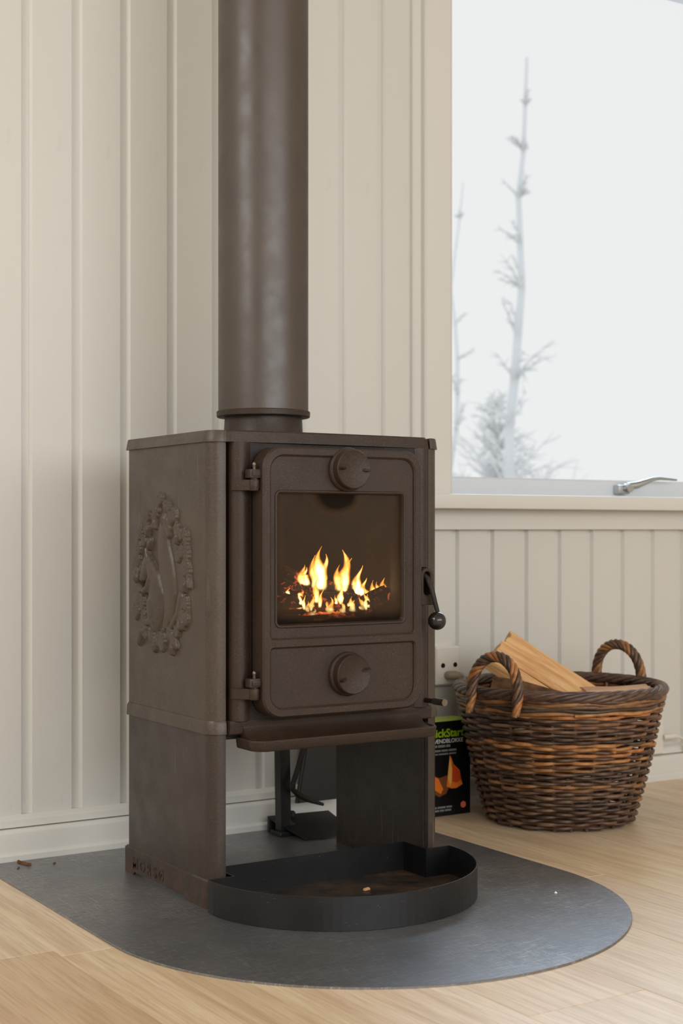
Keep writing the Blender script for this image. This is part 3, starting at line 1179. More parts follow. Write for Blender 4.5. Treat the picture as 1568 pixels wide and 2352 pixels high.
def lip_loop(z, d, yb=2.0):
    x0, x1, yf, r = 1.073 + d, 1.421 - d, 1.9345 + d, 0.024 - d * 0.6
    P = [(x0, yb)]
    for i in range(8):
        a = PI + PI / 2 * i / 7
        P.append((x0 + r + r * math.cos(a), yf + r + r * math.sin(a)))
    for i in range(8):
        a = 1.5 * PI + PI / 2 * i / 7
        P.append((x1 - r + r * math.cos(a), yf + r + r * math.sin(a)))
    P.append((x1, yb))
    return lev(P, z)


obj('ash_lip', loft([lip_loop(0.2495, 0.006), lip_loop(0.2500, 0.003), lip_loop(0.2525, 0.0015), lip_loop(0.2645, 0.0), lip_loop(0.2665, 0.0012), lip_loop(0.2665, 0.0032), lip_loop(0.2632, 0.0065)]), 'iron', stove, True, angle=30)
sc_p = [(1.9905 - 0.036 * (1 - math.cos(a)), 0.2905 - 0.0275 * math.sin(a)) for a in [PI / 2 * i / 8 for i in range(9)]]
obj('ash_scoop', prism_x(sc_p + [(1.999, 0.263), (1.999, 0.2905)], 1.080, 1.414), 'iron', stove, True, angle=40)

# --- door
door = empty('door', (1.243, 1.985, 0.297), parent=stove)
DY = 1.950
dx0, dx1, dz0, dz1 = 1.0935, 1.3925, 0.2975, 0.7165
d_out = rrect(dx0, dx1, dz0, dz1, 0.034, 10)
up = rrect(1.1085, 1.3765, 0.4195, 0.7015, 0.022, 8)
up = [(x, z) if z > 0.5 else (1.1085 + (x - 1.1085), z) for x, z in up]


def rr4(x0, x1, z0, z1, rt, rb, seg=7):
    P = []
    for cx, cz, a0, r in ((x1 - rt, z1 - rt, 0, rt), (x0 + rt, z1 - rt, 90, rt), (x0 + rb, z0 + rb, 180, rb), (x1 - rb, z0 + rb, 270, rb)):
        for k in range(seg + 1):
            a = math.radians(a0 + 90 * k / seg)
            P.append((cx + r * math.cos(a), cz + r * math.sin(a)))
    return P


up = rr4(1.1085, 1.3765, 0.4205, 0.7020, 0.022, 0.005)
lo = rr4(1.1085, 1.3765, 0.3125, 0.4045, 0.005, 0.022)
obj('door_frame', holed(d_out, [up, lo], DY, 1.984, 0.0028, hole_back=DY + 0.008), 'iron', door, True, angle=40)
gl_o = rr4(1.1205, 1.3575, 0.4400, 0.6455, 0.006, 0.006, 5)
obj('upper_panel', holed(up, [gl_o], DY + 0.0048, DY + 0.010, 0.0, hole_back=DY + 0.018), 'iron', door)
# small rounded frame rib around the pane
rib = []
for dd, yy in ((0.0045, DY + 0.0050), (0.0036, DY + 0.0028), (0.0018, DY + 0.0022), (0.0, DY + 0.0036), (-0.0016, DY + 0.012)):
    rib.append([(x, yy, z) for x, z in rr4(1.1205 - dd, 1.3575 + dd, 0.4400 - dd, 0.6455 + dd, 0.006 + max(dd, 0), 0.006 + max(dd, 0), 5)])
obj('pane_frame', loft(rib, True, False, False), 'iron', door, True, angle=60)
obj('lower_panel', loft([[(x, DY + 0.0048, z) for x, z in lo], [(x, DY + 0.010, z) for x, z in lo]]), 'iron', door)
obj('glass_pane', box(1.1165, 1.3615, DY + 0.0125, DY + 0.0165, 0.436, 0.6495), 'soot_glass', door)


def wheel(cx, cz, rot):
    # air-control disc: stepped seat, dished rim, two grip fins
    prof = [(0.0, 0.0), (0.0350, 0.0), (0.0352, 0.0045), (0.0340, 0.007), (0.0318, 0.0085), (0.0312, 0.0205), (0.0298, 0.0222), (0.0288, 0.0216), (0.0, 0.0212)]
    A = lathe(prof, (0, 0, 0), 56)
    fins = []
    for s in (-1, 1):
        L = [(s * 0.0135, -0.0016), (s * 0.0205, -0.0028), (s * 0.0272, -0.0016), (s * 0.0272, 0.0016), (s * 0.0205, 0.0028), (s * 0.0135, 0.0016)]
        h = {0: 0.021, 1: 0.0285}
        l0 = [(x, y, 0.0205) for x, y in L]
        l1 = [(x if i not in (0, 5) else x + s * 0.002, y * 0.55, 0.0225 if i in (0, 5) else (0.0300 if i in (1, 4) else 0.0320)) for i, (x, y) in enumerate(L)]
        fins.append(loft([l0, l1]))
    M = Matrix.Translation((cx, DY + 0.005, cz)) @ Matrix.Rotation(PI / 2, 4, 'X') @ Matrix.Rotation(rot, 4, 'Z')
    return xf(merge(A, *fins), M)


obj('air_wheel', wheel(1.2485, 0.6835, -0.06), 'dark_iron_b' if 'dark_iron_b' in MAT else 'iron', door, True, angle=35)
obj('air_wheel', wheel(1.2485, 0.3595, 0.33), 'iron', door, True, angle=35)
# hinges: lug on the door, bearing on the body, pin
for z in (0.6480, 0.3270):
    lug = merge(box(1.0745, 1.0985, 1.9575, 1.9730, z + 0.0195, z + 0.0330, 0.0014), box(1.0785, 1.0950, 1.9560, 1.9580, z + 0.0225, z + 0.0300, 0.0006))
    obj('hinge_lug', lug, 'iron', door, True)
    bear = merge(lathe([(0.0, 0.0), (0.0072, 0.0), (0.0080, 0.0015), (0.0086, 0.0155), (0.0078, 0.0172), (0.0062, 0.0174), (0.0062, 0.0200), (0.0, 0.0200)], (1.0865, 1.9655, z), 24),
                 loft([[(1.0600, 1.9930, z + 0.001), (1.0610, 1.9840, z + 0.001), (1.0865, 1.9585, z + 0.0005), (1.0930, 1.9700, z + 0.0005), (1.0860, 1.9930, z + 0.001)],
                       [(1.0600, 1.9930, z + 0.0172), (1.0610, 1.9840, z + 0.0172), (1.0865, 1.9585, z + 0.0168), (1.0930, 1.9700, z + 0.0168), (1.0860, 1.9930, z + 0.0172)]]))
    obj('hinge_bearing', bear, 'iron', stove, True, angle=40)
    obj('hinge_pin', lathe([(0.0, 0.0), (0.0028, 0.0), (0.0028, 0.006), (0.0034, 0.007), (0.0034, 0.009), (0.002, 0.0115), (0.0, 0.0118)], (1.0865, 1.9655, z + 0.0325), 14), 'steel', stove, True)
# latch loop, lever rod and ball
loop_o = rr4(1.3925, 1.4205, 0.4640, 0.5265, 0.016, 0.003, 8)
loop_i = rr4(1.4000, 1.4130, 0.4800, 0.5190, 0.0062, 0.0062, 8)
obj('latch_loop', holed(loop_o, [loop_i], 1.9565, 1.976, 0.0012), 'iron', door, True, angle=40)
hd = obj('door_handle', tube([(1.4040, 1.966, 0.515), (1.4062, 1.956, 0.508), (1.4095, 1.949, 0.492), (1.4140, 1.946, 0.470), (1.4185, 1.944, 0.452)], [0.0046, 0.0046, 0.0044, 0.0040, 0.0036], 12), 'dark_iron', door, True)
kb = [(0.0150 * math.sin(PI * i / 16), -0.0150 * math.cos(PI * i / 16)) for i in range(17)]
kb[0] = (0.0003, kb[0][1])
kb[-1] = (0.0003, kb[-1][1])
obj('ball_knob', lathe(kb, (1.4150, 1.941, 0.4385), 32), 'knob', door, True, angle=60)['label'] = 'black ball knob'
# riddling rod sticking out at the lower right
rod = merge(tube([(1.4215, 2.002, 0.3035), (1.4215, 1.955, 0.3045)], 0.0042, 12), withmat(tube([(1.4215, 1.957, 0.3045), (1.4215, 1.9285, 0.3050)], 0.0058, 16), 1))
obj('riddling_rod', rod, ['dark_iron', 'steel'], stove, True)

# ================================================================== FLUE PIPE
pp = empty('flue_pipe', (PXY[0], PXY[1], 0.783), 'tall round brown flue pipe rising from the stove top', 'flue pipe')
obj('pipe', lathe([(0.0745, 0.790), (0.0784, 0.790), (0.0784, ZC), (0.0745, ZC)], (PXY[0], PXY[1], 0), 96), 'pipe', pp, True, angle=30)
obj('flange_ring', lathe([(0.068, 0.7835), (0.0798, 0.7830), (0.0812, 0.7845), (0.0815, 0.7925), (0.0800, 0.7940), (0.0785, 0.7940), (0.068, 0.7905)], (PXY[0], PXY[1], 0), 96), 'iron', pp, True, angle=30)

# ================================================================== FIRE
eb_v, eb_f = [], []
n1, n2 = 46, 34
for i in range(n1):
    for j in range(n2):
        x = 1.105 + (1.392 - 1.105) * i / (n1 - 1)
        y = 1.998 + (2.215 - 1.998) * j / (n2 - 1)
        q = math.hypot((x - 1.27) / 0.10, (y - 2.05) / 0.07)
        z = 0.4185 + 0.032 * max(0, 1 - q * q * 0.7) + 0.009 * mnoise.noise(Vector((x * 60, y * 60, 0))) + 0.005 * mnoise.noise(Vector((x * 150, y * 150, 3)))
        eb_v.append((x, y, max(z, 0.4155)))
for i in range(n1 - 1):
    for j in range(n2 - 1):
        a = i * n2 + j
        eb_f.append((a, a + n2, a + n2 + 1, a + 1))
eb = obj('ember_bed', (eb_v, eb_f), 'ember', smooth=True, angle=60, org=(1.265, 2.05, 0.415))
tag(eb, 'glowing orange ember bed under the burning logs', 'embers', kind='stuff')


def log_vf(sec, L, seed, rough=0.004, rings=12, bark=()):
    """Split log along local X; sec: (y,z) polygon, bark: indices of edges that carry bark."""
    P = []
    src = []
    n = len(sec)
    for i in range(n):
        a, b = Vector(sec[i]), Vector(sec[(i + 1) % n])
        for q in range(5):
            P.append(a.lerp(b, q / 5))
            src.append(i)
    loops = []
    for k in range(rings):
        t = k / (rings - 1)
        lp = []
        for i, p in enumerate(P):
            ridge = mnoise.noise(Vector((p.x * 160, p.y * 160, seed))) * rough
            wob = mnoise.noise(Vector((t * 2.2, p.x * 30 + seed, p.y * 30))) * rough * 1.2
            nn = p.normalized() if p.length > 0 else p
            e = 0.0
            if k in (0, rings - 1):
                e = mnoise.noise(Vector((p.x * 90, p.y * 90, seed + k))) * 0.006
            lp.append(((t - 0.5) * L + e, p.x + nn.x * (ridge + wob), p.y + nn.y * (ridge + wob)))
        loops.append(lp)
    V, F = loft(loops)
    m = len(P)
    M = []
    for k in range(rings - 1):
        for i in range(m):
            M.append(1 if src[i] in bark else 0)
    M += [0, 0]
    return V, F, M


def place(vf, a, b, roll=0.0):
    """Move a log modelled along X so that it runs from a to b."""
    a, b = Vector(a), Vector(b)
    x = (b - a).normalized()
    z = Vector((0, 0, 1))
    y = z.cross(x).normalized()
    z = x.cross(y)
    R = Matrix((x, y, z)).transposed().to_4x4()
    return xf(vf, Matrix.Translation((a + b) / 2) @ R @ Matrix.Rotation(roll, 4, 'X'))


def burning(a, b, r, seed, label, roll=0.0):
    L = (Vector(b) - Vector(a)).length
    sec = [(r, -r * .6), (r * .8, r * .7), (-r * .2, r), (-r, r * .2), (-r * .7, -r * .8), (r * .2, -r)]
    o = obj('burning_log', place(log_vf(sec, L, seed, r * 0.35, 10), a, b, roll), 'char', smooth=True, angle=35)
    tag(o, label, 'log', 'logs burning in the stove')
    return o


burning((1.208, 2.105, 0.512), (1.335, 2.150, 0.470), 0.017, 1, 'glowing charred log leaning up to the left inside the stove')
burning((1.180, 2.062, 0.478), (1.365, 2.085, 0.462), 0.0165, 2, 'charred log lying level behind the front embers in the stove')
burning((1.262, 2.125, 0.492), (1.392, 2.080, 0.470), 0.0145, 3, 'thin charred log sloping down to the right in the stove')
burning((1.300, 2.045, 0.440), (1.394, 2.060, 0.478), 0.019, 4, 'dark unburnt log end tilted up at the right of the fire')
burning((1.160, 2.020, 0.438), (1.270, 2.032, 0.434), 0.0145, 5, 'short black log at the front left of the fire')

fire = empty('fire', (1.29, 2.07, 0.44), 'yellow and orange flames dancing over the logs in the stove', 'fire')


def flame(x, y, z, h, r, seed, lean=0.0):
    rr = random.Random(seed)
    path, rad = [], []
    n = 16
    ph = rr.uniform(0, 6)
    for i in range(n):
        t = i / (n - 1)
        path.append((x + lean * t + r * 0.6 * math.sin(ph + t * 5.5) * t, y + r * 0.4 * math.cos(ph * 1.3 + t * 5) * t, z + h * t))
        prof = (math.sin(PI * min(1, (t + 0.05) / 1.05) ** 0.6)) ** 1.1 if t < 1 else 0
        rad.append(max(0.0006, r * prof * (1 + 0.2 * math.sin(ph + t * 11))))
    return tube(path, rad, 14)


FL = [  # x, y, z, height, radius, lean
    (1.2315, 2.085, 0.480, 0.072, 0.0125, 0.002), (1.2280, 2.090, 0.482, 0.056, 0.0100, -0.004), (1.2400, 2.095, 0.482, 0.058, 0.0100, 0.006),
    (1.2760, 2.090, 0.476, 0.070, 0.0120, 0.010), (1.2830, 2.095, 0.474, 0.058, 0.0095, 0.014), (1.2700, 2.085, 0.478, 0.044, 0.0090, 0.0),
    (1.2100, 2.090, 0.490, 0.034, 0.0095, -0.012), (1.1960, 2.085, 0.492, 0.028, 0.0070, 0.006),
    (1.3050, 2.085, 0.468, 0.052, 0.0085, 0.006), (1.3130, 2.080, 0.466, 0.034, 0.0070, 0.004),
    (1.2030, 2.050, 0.462, 0.040, 0.0060, 0.002), (1.3200, 2.062, 0.460, 0.036, 0.0070, 0.006), (1.3080, 2.055, 0.452, 0.034, 0.0085, 0.0),
    (1.3560, 2.075, 0.474, 0.026, 0.0060, -0.004), (1.3660, 2.075, 0.472, 0.024, 0.0055, 0.004), (1.3440, 2.075, 0.474, 0.020, 0.0045, -0.004),
    (1.2170, 2.028, 0.444, 0.028, 0.0065, 0.0), (1.2400, 2.030, 0.445, 0.020, 0.0055, 0.003), (1.2620, 2.034, 0.446, 0.026, 0.0065, 0.002), (1.2800, 2.036, 0.448, 0.022, 0.0065, 0.004), (1.2930, 2.040, 0.450, 0.026, 0.0070, 0.003),
    (1.1820, 2.030, 0.443, 0.012, 0.0050, 0.006), (1.1500, 2.050, 0.478, 0.010, 0.0040, 0.0), (1.1700, 2.046, 0.474, 0.012, 0.0045, 0.004), (1.2580, 2.06, 0.458, 0.034, 0.0055, -0.002)]
frr = random.Random(12)
for q in range(16):
    fx = frr.uniform(1.165, 1.335)
    FL.append((fx, frr.uniform(2.02, 2.075), 0.446 + frr.uniform(0, 0.02), frr.uniform(0.012, 0.030), frr.uniform(0.003, 0.0055), frr.uniform(-0.005, 0.006)))
for i, (x, y, z, h, r, l) in enumerate(FL):
    obj('flame', flame(x + 0.046, y, z + 0.004, h * 1.06, r * 1.08, i + 3, l), 'flame', fire, True, angle=80)

# ================================================================== ASH TRAY in front of the pedestal
tray = empty('hearth_tray', (1.2495, 1.93, ZP), 'low black sheet-steel ash tray with rounded front between the stove legs', 'tray')


def tray_loop(d):
    cx, cy, r = 1.2495, 1.9915, 0.2295
    P = [(1.065 + d, 2.060 - d), (1.065 + d, 1.9935 - d), (1.0215 + d * 0.3, 1.9935 - d)]
    for i in range(1, 50):
        a = PI + PI * i / 50
        P.append((cx + (r - d) * math.cos(a), cy - 0.003 + (r - d) * math.sin(a) * 0.96))
    P += [(1.4775 - d * 0.3, 1.9935 - d), (1.431 - d, 1.9935 - d), (1.431 - d, 2.060 - d)]
    return P


TZ = 0.0535
tr_vf = loft([lev(tray_loop(0), ZP + 0.0005), lev(tray_loop(0), TZ), lev(tray_loop(0.0018), TZ), lev(tray_loop(0.0018), ZP + 0.0005)], True, False, False)
nt = len(tray_loop(0))
obj('tray_rim', (tr_vf[0], tr_vf[1], [1 if nt <= i < 2 * nt else 0 for i in range(3 * nt)]), ['tray', 'steel'], tray)
obj('tray_floor', loft([lev(tray_loop(0.001), ZP + 0.0005), lev(tray_loop(0.001), ZP + 0.0022)]), 'tray_floor', tray)

# ================================================================== FIRE TOOLS behind the stove
ts = empty('tool_stand', (1.405, 2.425, ZP), 'black square-post fire tool stand behind the stove', 'tool stand')
obj('post', loft([[(1.393, 2.414, ZP + 0.004), (1.415, 2.414, ZP + 0.004), (1.415, 2.436, ZP + 0.004), (1.393, 2.436, ZP + 0.004)],
                  [(1.384, 2.414, 0.56), (1.406, 2.414, 0.56), (1.406, 2.436, 0.56), (1.384, 2.436, 0.56)]]), 'black', ts)
obj('foot', merge(box(1.386, 1.445, 2.405, 2.445, ZP, ZP + 0.009, 0.002), loft([[(1.413, 2.412, ZP + 0.006), (1.440, 2.412, ZP + 0.006), (1.440, 2.438, ZP + 0.006), (1.413, 2.438, ZP + 0.006)], [(1.411, 2.414, 0.032), (1.414, 2.414, 0.032), (1.414, 2.436, 0.032), (1.411, 2.436, 0.032)]])), 'black', ts)
obj('crossbar', box(1.37, 1.53, 2.418, 2.430, 0.545, 0.556, 0.002), 'black', ts)
pan = merge(loft([[(1.412, 2.352, ZP), (1.520, 2.340, ZP), (1.520, 2.448, 0.030), (1.390, 2.462, 0.030)], [(1.412, 2.352, ZP + 0.003), (1.520, 2.340, ZP + 0.003), (1.520, 2.448, 0.034), (1.390, 2.462, 0.034)]]),
            loft([[(1.39, 2.455, ZP), (1.52, 2.442, ZP), (1.52, 2.448, ZP), (1.39, 2.462, ZP)], [(1.39, 2.455, 0.030), (1.52, 2.442, 0.030), (1.52, 2.448, 0.031), (1.39, 2.462, 0.031)]]),
            lathe([(0.0, 0), (0.006, 0), (0.006, 0.008), (0.003, 0.011), (0.0, 0.011)], (1.437, 2.447, 0.031), 14))
tag(obj('dustpan', pan, 'black', smooth=True), 'flat black metal dustpan lying on the plate behind the stove', 'dustpan')
sh = empty('fire_shovel', (1.50, 2.45, 0.055), 'black hearth shovel hanging blade-down behind the stove', 'shovel')
bl0 = [(1.447, 0.055), (1.560, 0.055), (1.545, 0.225), (1.480, 0.240)]
obj('blade', loft([[(x, 2.447, z) for x, z in bl0], [(SC * 0 + x, 2.4505, z) for x, z in bl0]]), 'black', sh)
obj('blade_edge', merge(tube([(1.447, 2.447, 0.056), (1.480, 2.445, 0.240)], 0.004, 8), tube([(1.560, 2.447, 0.056), (1.545, 2.445, 0.225)], 0.004, 8)), 'black', sh, True)
obj('handle', tube([(1.512, 2.449, 0.225), (1.512, 2.449, 0.40), (1.512, 2.440, 0.548), (1.512, 2.425, 0.556)], 0.005, 10), 'black', sh, True)
pk = []
for a, b, c in ((1.440, 2.422, 0.55), (1.438, 2.412, 0.40), (1.440, 2.408, 0.22), (1.436, 2.405, 0.165), (1.422, 2.402, 0.130), (1.411, 2.400, 0.105), (1.411, 2.400, 0.092), (1.425, 2.402, 0.080), (1.450, 2.404, 0.068), (1.482, 2.406, 0.056)):
    pk.append((a, b, c))
tag(obj('fire_poker', tube(pk, [0.0055, 0.0055, 0.0055, 0.0055, 0.005, 0.005, 0.005, 0.0055, 0.005, 0.003], 10), 'dark_iron', smooth=True, angle=60), 'bent dark iron poker hanging beside the tool post', 'poker')

# ================================================================== BOX OF FIRELIGHTERS
bxx0, bxx1, bxy0, bxy1, bxh = 1.722, 1.848, 2.418, 2.476, 0.196
carton = empty('firelighter_box', ((bxx0 + bxx1) / 2, (bxy0 + bxy1) / 2, 0), 'black firelighter carton with green top between stove and basket', 'box')
obj('carton_body', box(bxx0, bxx1, bxy0, bxy1, 0.0003, bxh - 0.0015, 0.0012), 'box_black', carton)
obj('carton_top', box(bxx0 + 0.0003, bxx1 - 0.0003, bxy0 + 0.0003, bxy1 - 0.0003, bxh - 0.002, bxh, 0.0006), 'box_green', carton)


def front_text(s, x, z, size, mat, name, width=1.0, off=0.0):
    M = Matrix(((1, 0, 0, x), (0, 0, -1, bxy0 - 0.0002), (0, 1, 0, z), (0, 0, 0, 1)))
    return obj(name, text_vf(s, size, 0.0001, M, 'LEFT', width, off), mat, carton)


front_text('QuickStart', 1.7285, 0.1625, 0.0232, 'ink_green', 'brand_lettering', 1.0, 0.0005)
front_text('TÆNDBLOKKE', 1.7500, 0.1500, 0.0118, 'ink_white', 'print_line', 1.0, 0.0002)


def flatpoly(P, mat, name, d):
    y = bxy0 - d
    obj(name, loft([[(x, y, z) for x, z in P], [(x, bxy0 + 0.0002, z) for x, z in P]]), mat, carton)


# lines too small to read in the photograph: rows of word-sized print
for lx, lz, lh, words in ((1.7500, 0.1412, 0.0052, (0.013, 0.018, 0.011)), (1.7500, 0.1325, 0.0042, (0.022, 0.016, 0.020)), (1.7500, 0.1260, 0.0030, (0.015, 0.024, 0.018)),
                          (1.7500, 0.0165, 0.0038, (0.012, 0.020, 0.014)), (1.7500, 0.0100, 0.0038, (0.018, 0.010, 0.016))):
    wx = lx
    for wd in words:
        flatpoly([(wx, lz), (wx + wd, lz), (wx + wd, lz + lh), (wx, lz + lh)], 'ink_grey', 'print_line', 0.00015)
        wx += wd + 0.0022
# printed picture: two paper-wrapped firelighters with pulled-up tops
flatpoly([(1.795, 0.124), (1.799, 0.118), (1.804, 0.105), (1.820, 0.091), (1.824, 0.072), (1.828, 0.062), (1.812, 0.055), (1.800, 0.055), (1.787, 0.060), (1.790, 0.085)], 'ink_orange', 'printed_pouch', 0.0003)
flatpoly([(1.797, 0.116), (1.803, 0.104), (1.819, 0.090), (1.824, 0.072), (1.812, 0.066), (1.800, 0.070)], 'ink_deep', 'printed_pouch', 0.00045)
flatpoly([(1.795, 0.118), (1.798, 0.112), (1.801, 0.095), (1.800, 0.072), (1.796, 0.060), (1.790, 0.078), (1.792, 0.100)], 'ink_light', 'printed_pouch', 0.0006)
flatpoly([(1.750, 0.088), (1.768, 0.079), (1.788, 0.083), (1.794, 0.060), (1.786, 0.046), (1.768, 0.040), (1.752, 0.050)], 'ink_brown', 'printed_pouch', 0.0002)
flatpoly([(1.748, 0.086), (1.766, 0.078), (1.778, 0.056), (1.772, 0.046), (1.756, 0.056)], 'ink_orange', 'printed_pouch', 0.0004)
flatpoly([(1.8295 + 0.0068 * math.cos(2 * PI * i / 20), 0.0195 + 0.0068 * math.sin(2 * PI * i / 20)) for i in range(20)], 'ink_red', 'printed_dot', 0.0003)

# ================================================================== SOCKETS AND CABLES
def socket(x0, x1, z0, z1, label, holes):
    s = empty('wall_socket', ((x0 + x1) / 2, YB, z0), label, 'socket')
    loops = [[(x, YB, z) for x, z in rrect(x0 + 0.001, x1 - 0.001, z0 + 0.001, z1 - 0.001, 0.004, 4)],
             [(x, YB - 0.016, z) for x, z in rrect(x0, x1, z0, z1, 0.004, 4)], [(x, YB - 0.020, z) for x, z in rrect(x0 + 0.003, x1 - 0.003, z0 + 0.003, z1 - 0.003, 0.004, 4)]]
    obj('socket_body', loft(loops), 'plastic', s, True, angle=40)
    for hx, hz in holes:
        obj('pin_hole', xf(lathe([(0.0, 0), (0.0052, 0), (0.0052, 0.0012), (0.0, 0.0012)], (0, 0, 0), 20), Matrix.Translation((hx, YB - 0.0205, hz)) @ Matrix.Rotation(-PI / 2, 4, 'X')), 'hole', s)
    return s


s1 = socket(1.818, 1.880, 0.258, 0.340, 'white wall socket with plug between stove and basket', [(1.8345, 0.3000), (1.8665, 0.3005)])
p1 = empty('power_plug', (1.848, 2.488, 0.275), 'beige angled plug with cable in the socket behind the basket', 'plug')
obj('plug_body', tube([(1.846, 2.496, 0.279), (1.846, 2.480, 0.280), (1.852, 2.474, 0.280), (1.862, 2.472, 0.277), (1.870, 2.472, 0.271), (1.880, 2.474, 0.262)], [0.009, 0.010, 0.010, 0.0095, 0.008, 0.004], 14), 'tan_plug', p1, True)
obj('cable', tube([(1.879, 2.474, 0.263), (1.90, 2.476, 0.245), (1.93, 2.488, 0.20), (1.945, 2.498, 0.12), (1.948, 2.497, 0.085)], 0.0032, 8), 'plastic', p1, True)
s2 = socket(2.418, 2.478, 0.060, 0.142, 'white wall socket low on the wall right of the basket', [])
p2 = empty('power_plug', (2.49, 2.497, 0.08), 'pale plug and drooping cable right of the basket', 'plug')
obj('plug_body', tube([(2.474, 2.492, 0.100), (2.488, 2.488, 0.101), (2.504, 2.487, 0.101), (2.514, 2.488, 0.099)], [0.006, 0.0075, 0.007, 0.005], 12), 'plastic', p2, True)
obj('cable', tube([(2.512, 2.488, 0.0995), (2.530, 2.489, 0.094), (2.540, 2.490, 0.080), (2.545, 2.490, 0.060), (2.56, 2.482, 0.030), (2.60, 2.477, 0.006), (2.80, 2.475, 0.0045)], 0.0035, 8), 'plastic', p2, True)

# ================================================================== WICKER BASKET
BX, BY = 1.967, 2.275
basket = empty('wicker_basket', (BX, BY, 0), 'dark woven willow basket holding firewood by the window wall', 'basket')
NS = 28


def bR(z):
    t = min(1, max(0, z / 0.262))
    return 0.1385 + (0.2010 - 0.1385) * (t ** 0.9) + 0.003 * math.sin(PI * t)


def bp(a, r, z):
    return (BX + r * math.cos(a), BY + r * math.sin(a), z)


base_loops = [[bp(2 * PI * i / 48, r, z) for i in range(48)] for r, z in ((0.02, 0.012), (0.134, 0.012), (0.1375, 0.006), (0.134, 0.002), (0.02, 0.002))]
obj('basket_base', loft(base_loops), 'willow_dark', basket, True)
for i in range(NS):
    a = 2 * PI * (i + 0.5) / NS
    P = [bp(a, bR(z), z) for z in np.linspace(0.003, 0.262, 9)]
    obj('stake', tube(P, [0.0042] * 9, 6), 'willow_mid' if i % 3 else 'willow_dark', basket, True, angle=80)
rows = 33
rz0, rz1 = 0.0085, 0.229
for rw in range(rows):
    z0 = rz0 + (rz1 - rz0) * rw / (rows - 1)
    segs = 4
    start = RND.uniform(0, 2 * PI)
    for s in range(segs):
        a0 = start + 2 * PI * s / segs - 0.06
        a1 = start + 2 * PI * (s + 1) / segs + 0.06
        n = 46
        P, R = [], []
        rad = RND.uniform(0.0034, 0.0043)
        ph = RND.uniform(0, 6)
        for i in range(n):
            t = i / (n - 1)
            a = a0 + (a1 - a0) * t
            wv = math.cos(NS / 2 * a + PI * rw)
            z = z0 + 0.0011 * math.sin(a * 3 + rw * 0.7) + 0.0009 * math.sin(a * 9 + ph) + 0.0012 * (t - 0.5)
            inout = 0.0058 * (abs(wv) ** 0.7) * (1 if wv > 0 else -1)
            e = 0.003 * (max(0, 0.06 - t) / 0.06) + 0.0 * t
            P.append(bp(a, bR(z) + 0.0028 + inout - e, z))
            R.append(rad * (0.65 + 0.35 * min(1, min(t, 1 - t) * 9)))
        q = RND.random()
        mt = 'willow_dark' if q < 0.62 else ('willow_mid' if q < 0.93 else 'willow_tan')
        obj('willow_rod', tube(P, R, 6), mt, basket, True, angle=80)
# waling rounds below the rim, lighter rods
for kx, (z0, mt, rad) in enumerate(((0.2355, 'willow_tan', 0.0042), (0.2425, 'willow_dark', 0.0045), (0.2490, 'willow_mid', 0.0045), (0.2550, 'willow_tan', 0.0048), (0.2605, 'willow_dark', 0.0048))):
    for s in range(3):
        a0 = kx * 1.1 + 2 * PI * s / 3 - 0.05
        P = []
        n = 60
        for i in range(n):
            a = a0 + (2 * PI / 3 + 0.1) * i / (n - 1)
            wv = math.cos(NS / 3 * a + 2 * PI * (s + kx) / 3)
            P.append(bp(a, bR(z0) + 0.0062 + 0.0032 * wv, z0 + 0.0016 * math.sin(NS / 3 * a + s * 2.1)))
        obj('waling_rod', tube(P, rad, 6), mt, basket, True, angle=80)
# rolled border
RR, RZ = 0.2045, 0.2685
for s in range(6):
    P = []
    n = 200
    for i in range(n):
        a = 2 * PI * i / n
        ph = 7 * a + 2 * PI * s / 6
        P.append(bp(a, RR + 0.0085 * math.cos(ph), RZ + 0.0070 * math.sin(ph)))
    obj('border_rod', tube(P, 0.0051, 7, True), ('willow_rim', 'willow_dark', 'willow_rim')[s % 3], basket, True, angle=80)
# two roped handles, opposite each other
ha = math.atan2(-0.69 * -0.535 + -0.72 * 0.845, -0.69 * 0.845 + -0.72 * 0.535)
for side in (0, 1):
    a = ha + PI * side
    hc = Vector(bp(a, RR + 0.003, 0))
    tn = Vector((-math.sin(a), math.cos(a), 0))
    rdir = Vector((math.cos(a), math.sin(a), 0))
    hw, ht = 0.056, 0.074
    cen = []
    for i in range(61):
        t = i / 60
        if t < 0.14:
            q = t / 0.14
            u, z, o = -hw * (1.0), 0.232 + (RZ - 0.232) * q, 0.010 * (1 - 0.4 * q)
        elif t > 0.86:
            q = (1 - t) / 0.14
            u, z, o = hw * (1.0), 0.232 + (RZ - 0.232) * q, 0.010 * (1 - 0.4 * q)
        else:
            b = PI * (t - 0.14) / 0.72
            u, z, o = -hw * math.cos(b), RZ + ht * math.sin(b) ** 0.85, 0.006 * (1 - math.sin(b))
        cen.append(hc + tn * u + rdir * (o + (0.003 if 0.1 < t < 0.9 else 0.004)) + Vector((0, 0, z)))
    he = obj('handle', tube(cen, 0.0042, 6), 'willow_dark', basket, True, angle=80)
    for s in range(5):
        P = []
        for i in range(len(cen)):
            t = i / (len(cen) - 1)
            tg = (cen[min(i + 1, len(cen) - 1)] - cen[max(i - 1, 0)]).normalized()
            n1v = rdir
            n2v = tg.cross(n1v).normalized()
            ph = 2 * PI * (4.2 * t + s / 5)
            spread = 0.0068 * min(1, 0.55 + 3 * min(t, 1 - t))
            P.append(cen[i] + n1v * spread * math.cos(ph) + n2v * spread * math.sin(ph))
        # resample finer for a smooth twist
        Q = []
        for i in range(len(P) - 1):
            Q += [P[i], P[i].lerp(P[i + 1], 0.5)]
        Q.append(P[-1])
        obj('rope_rod', tube(Q, 0.0046, 6), ('willow_tan', 'willow_dark', 'willow_mid', 'willow_dark', 'willow_tan')[s], he, True, angle=80)

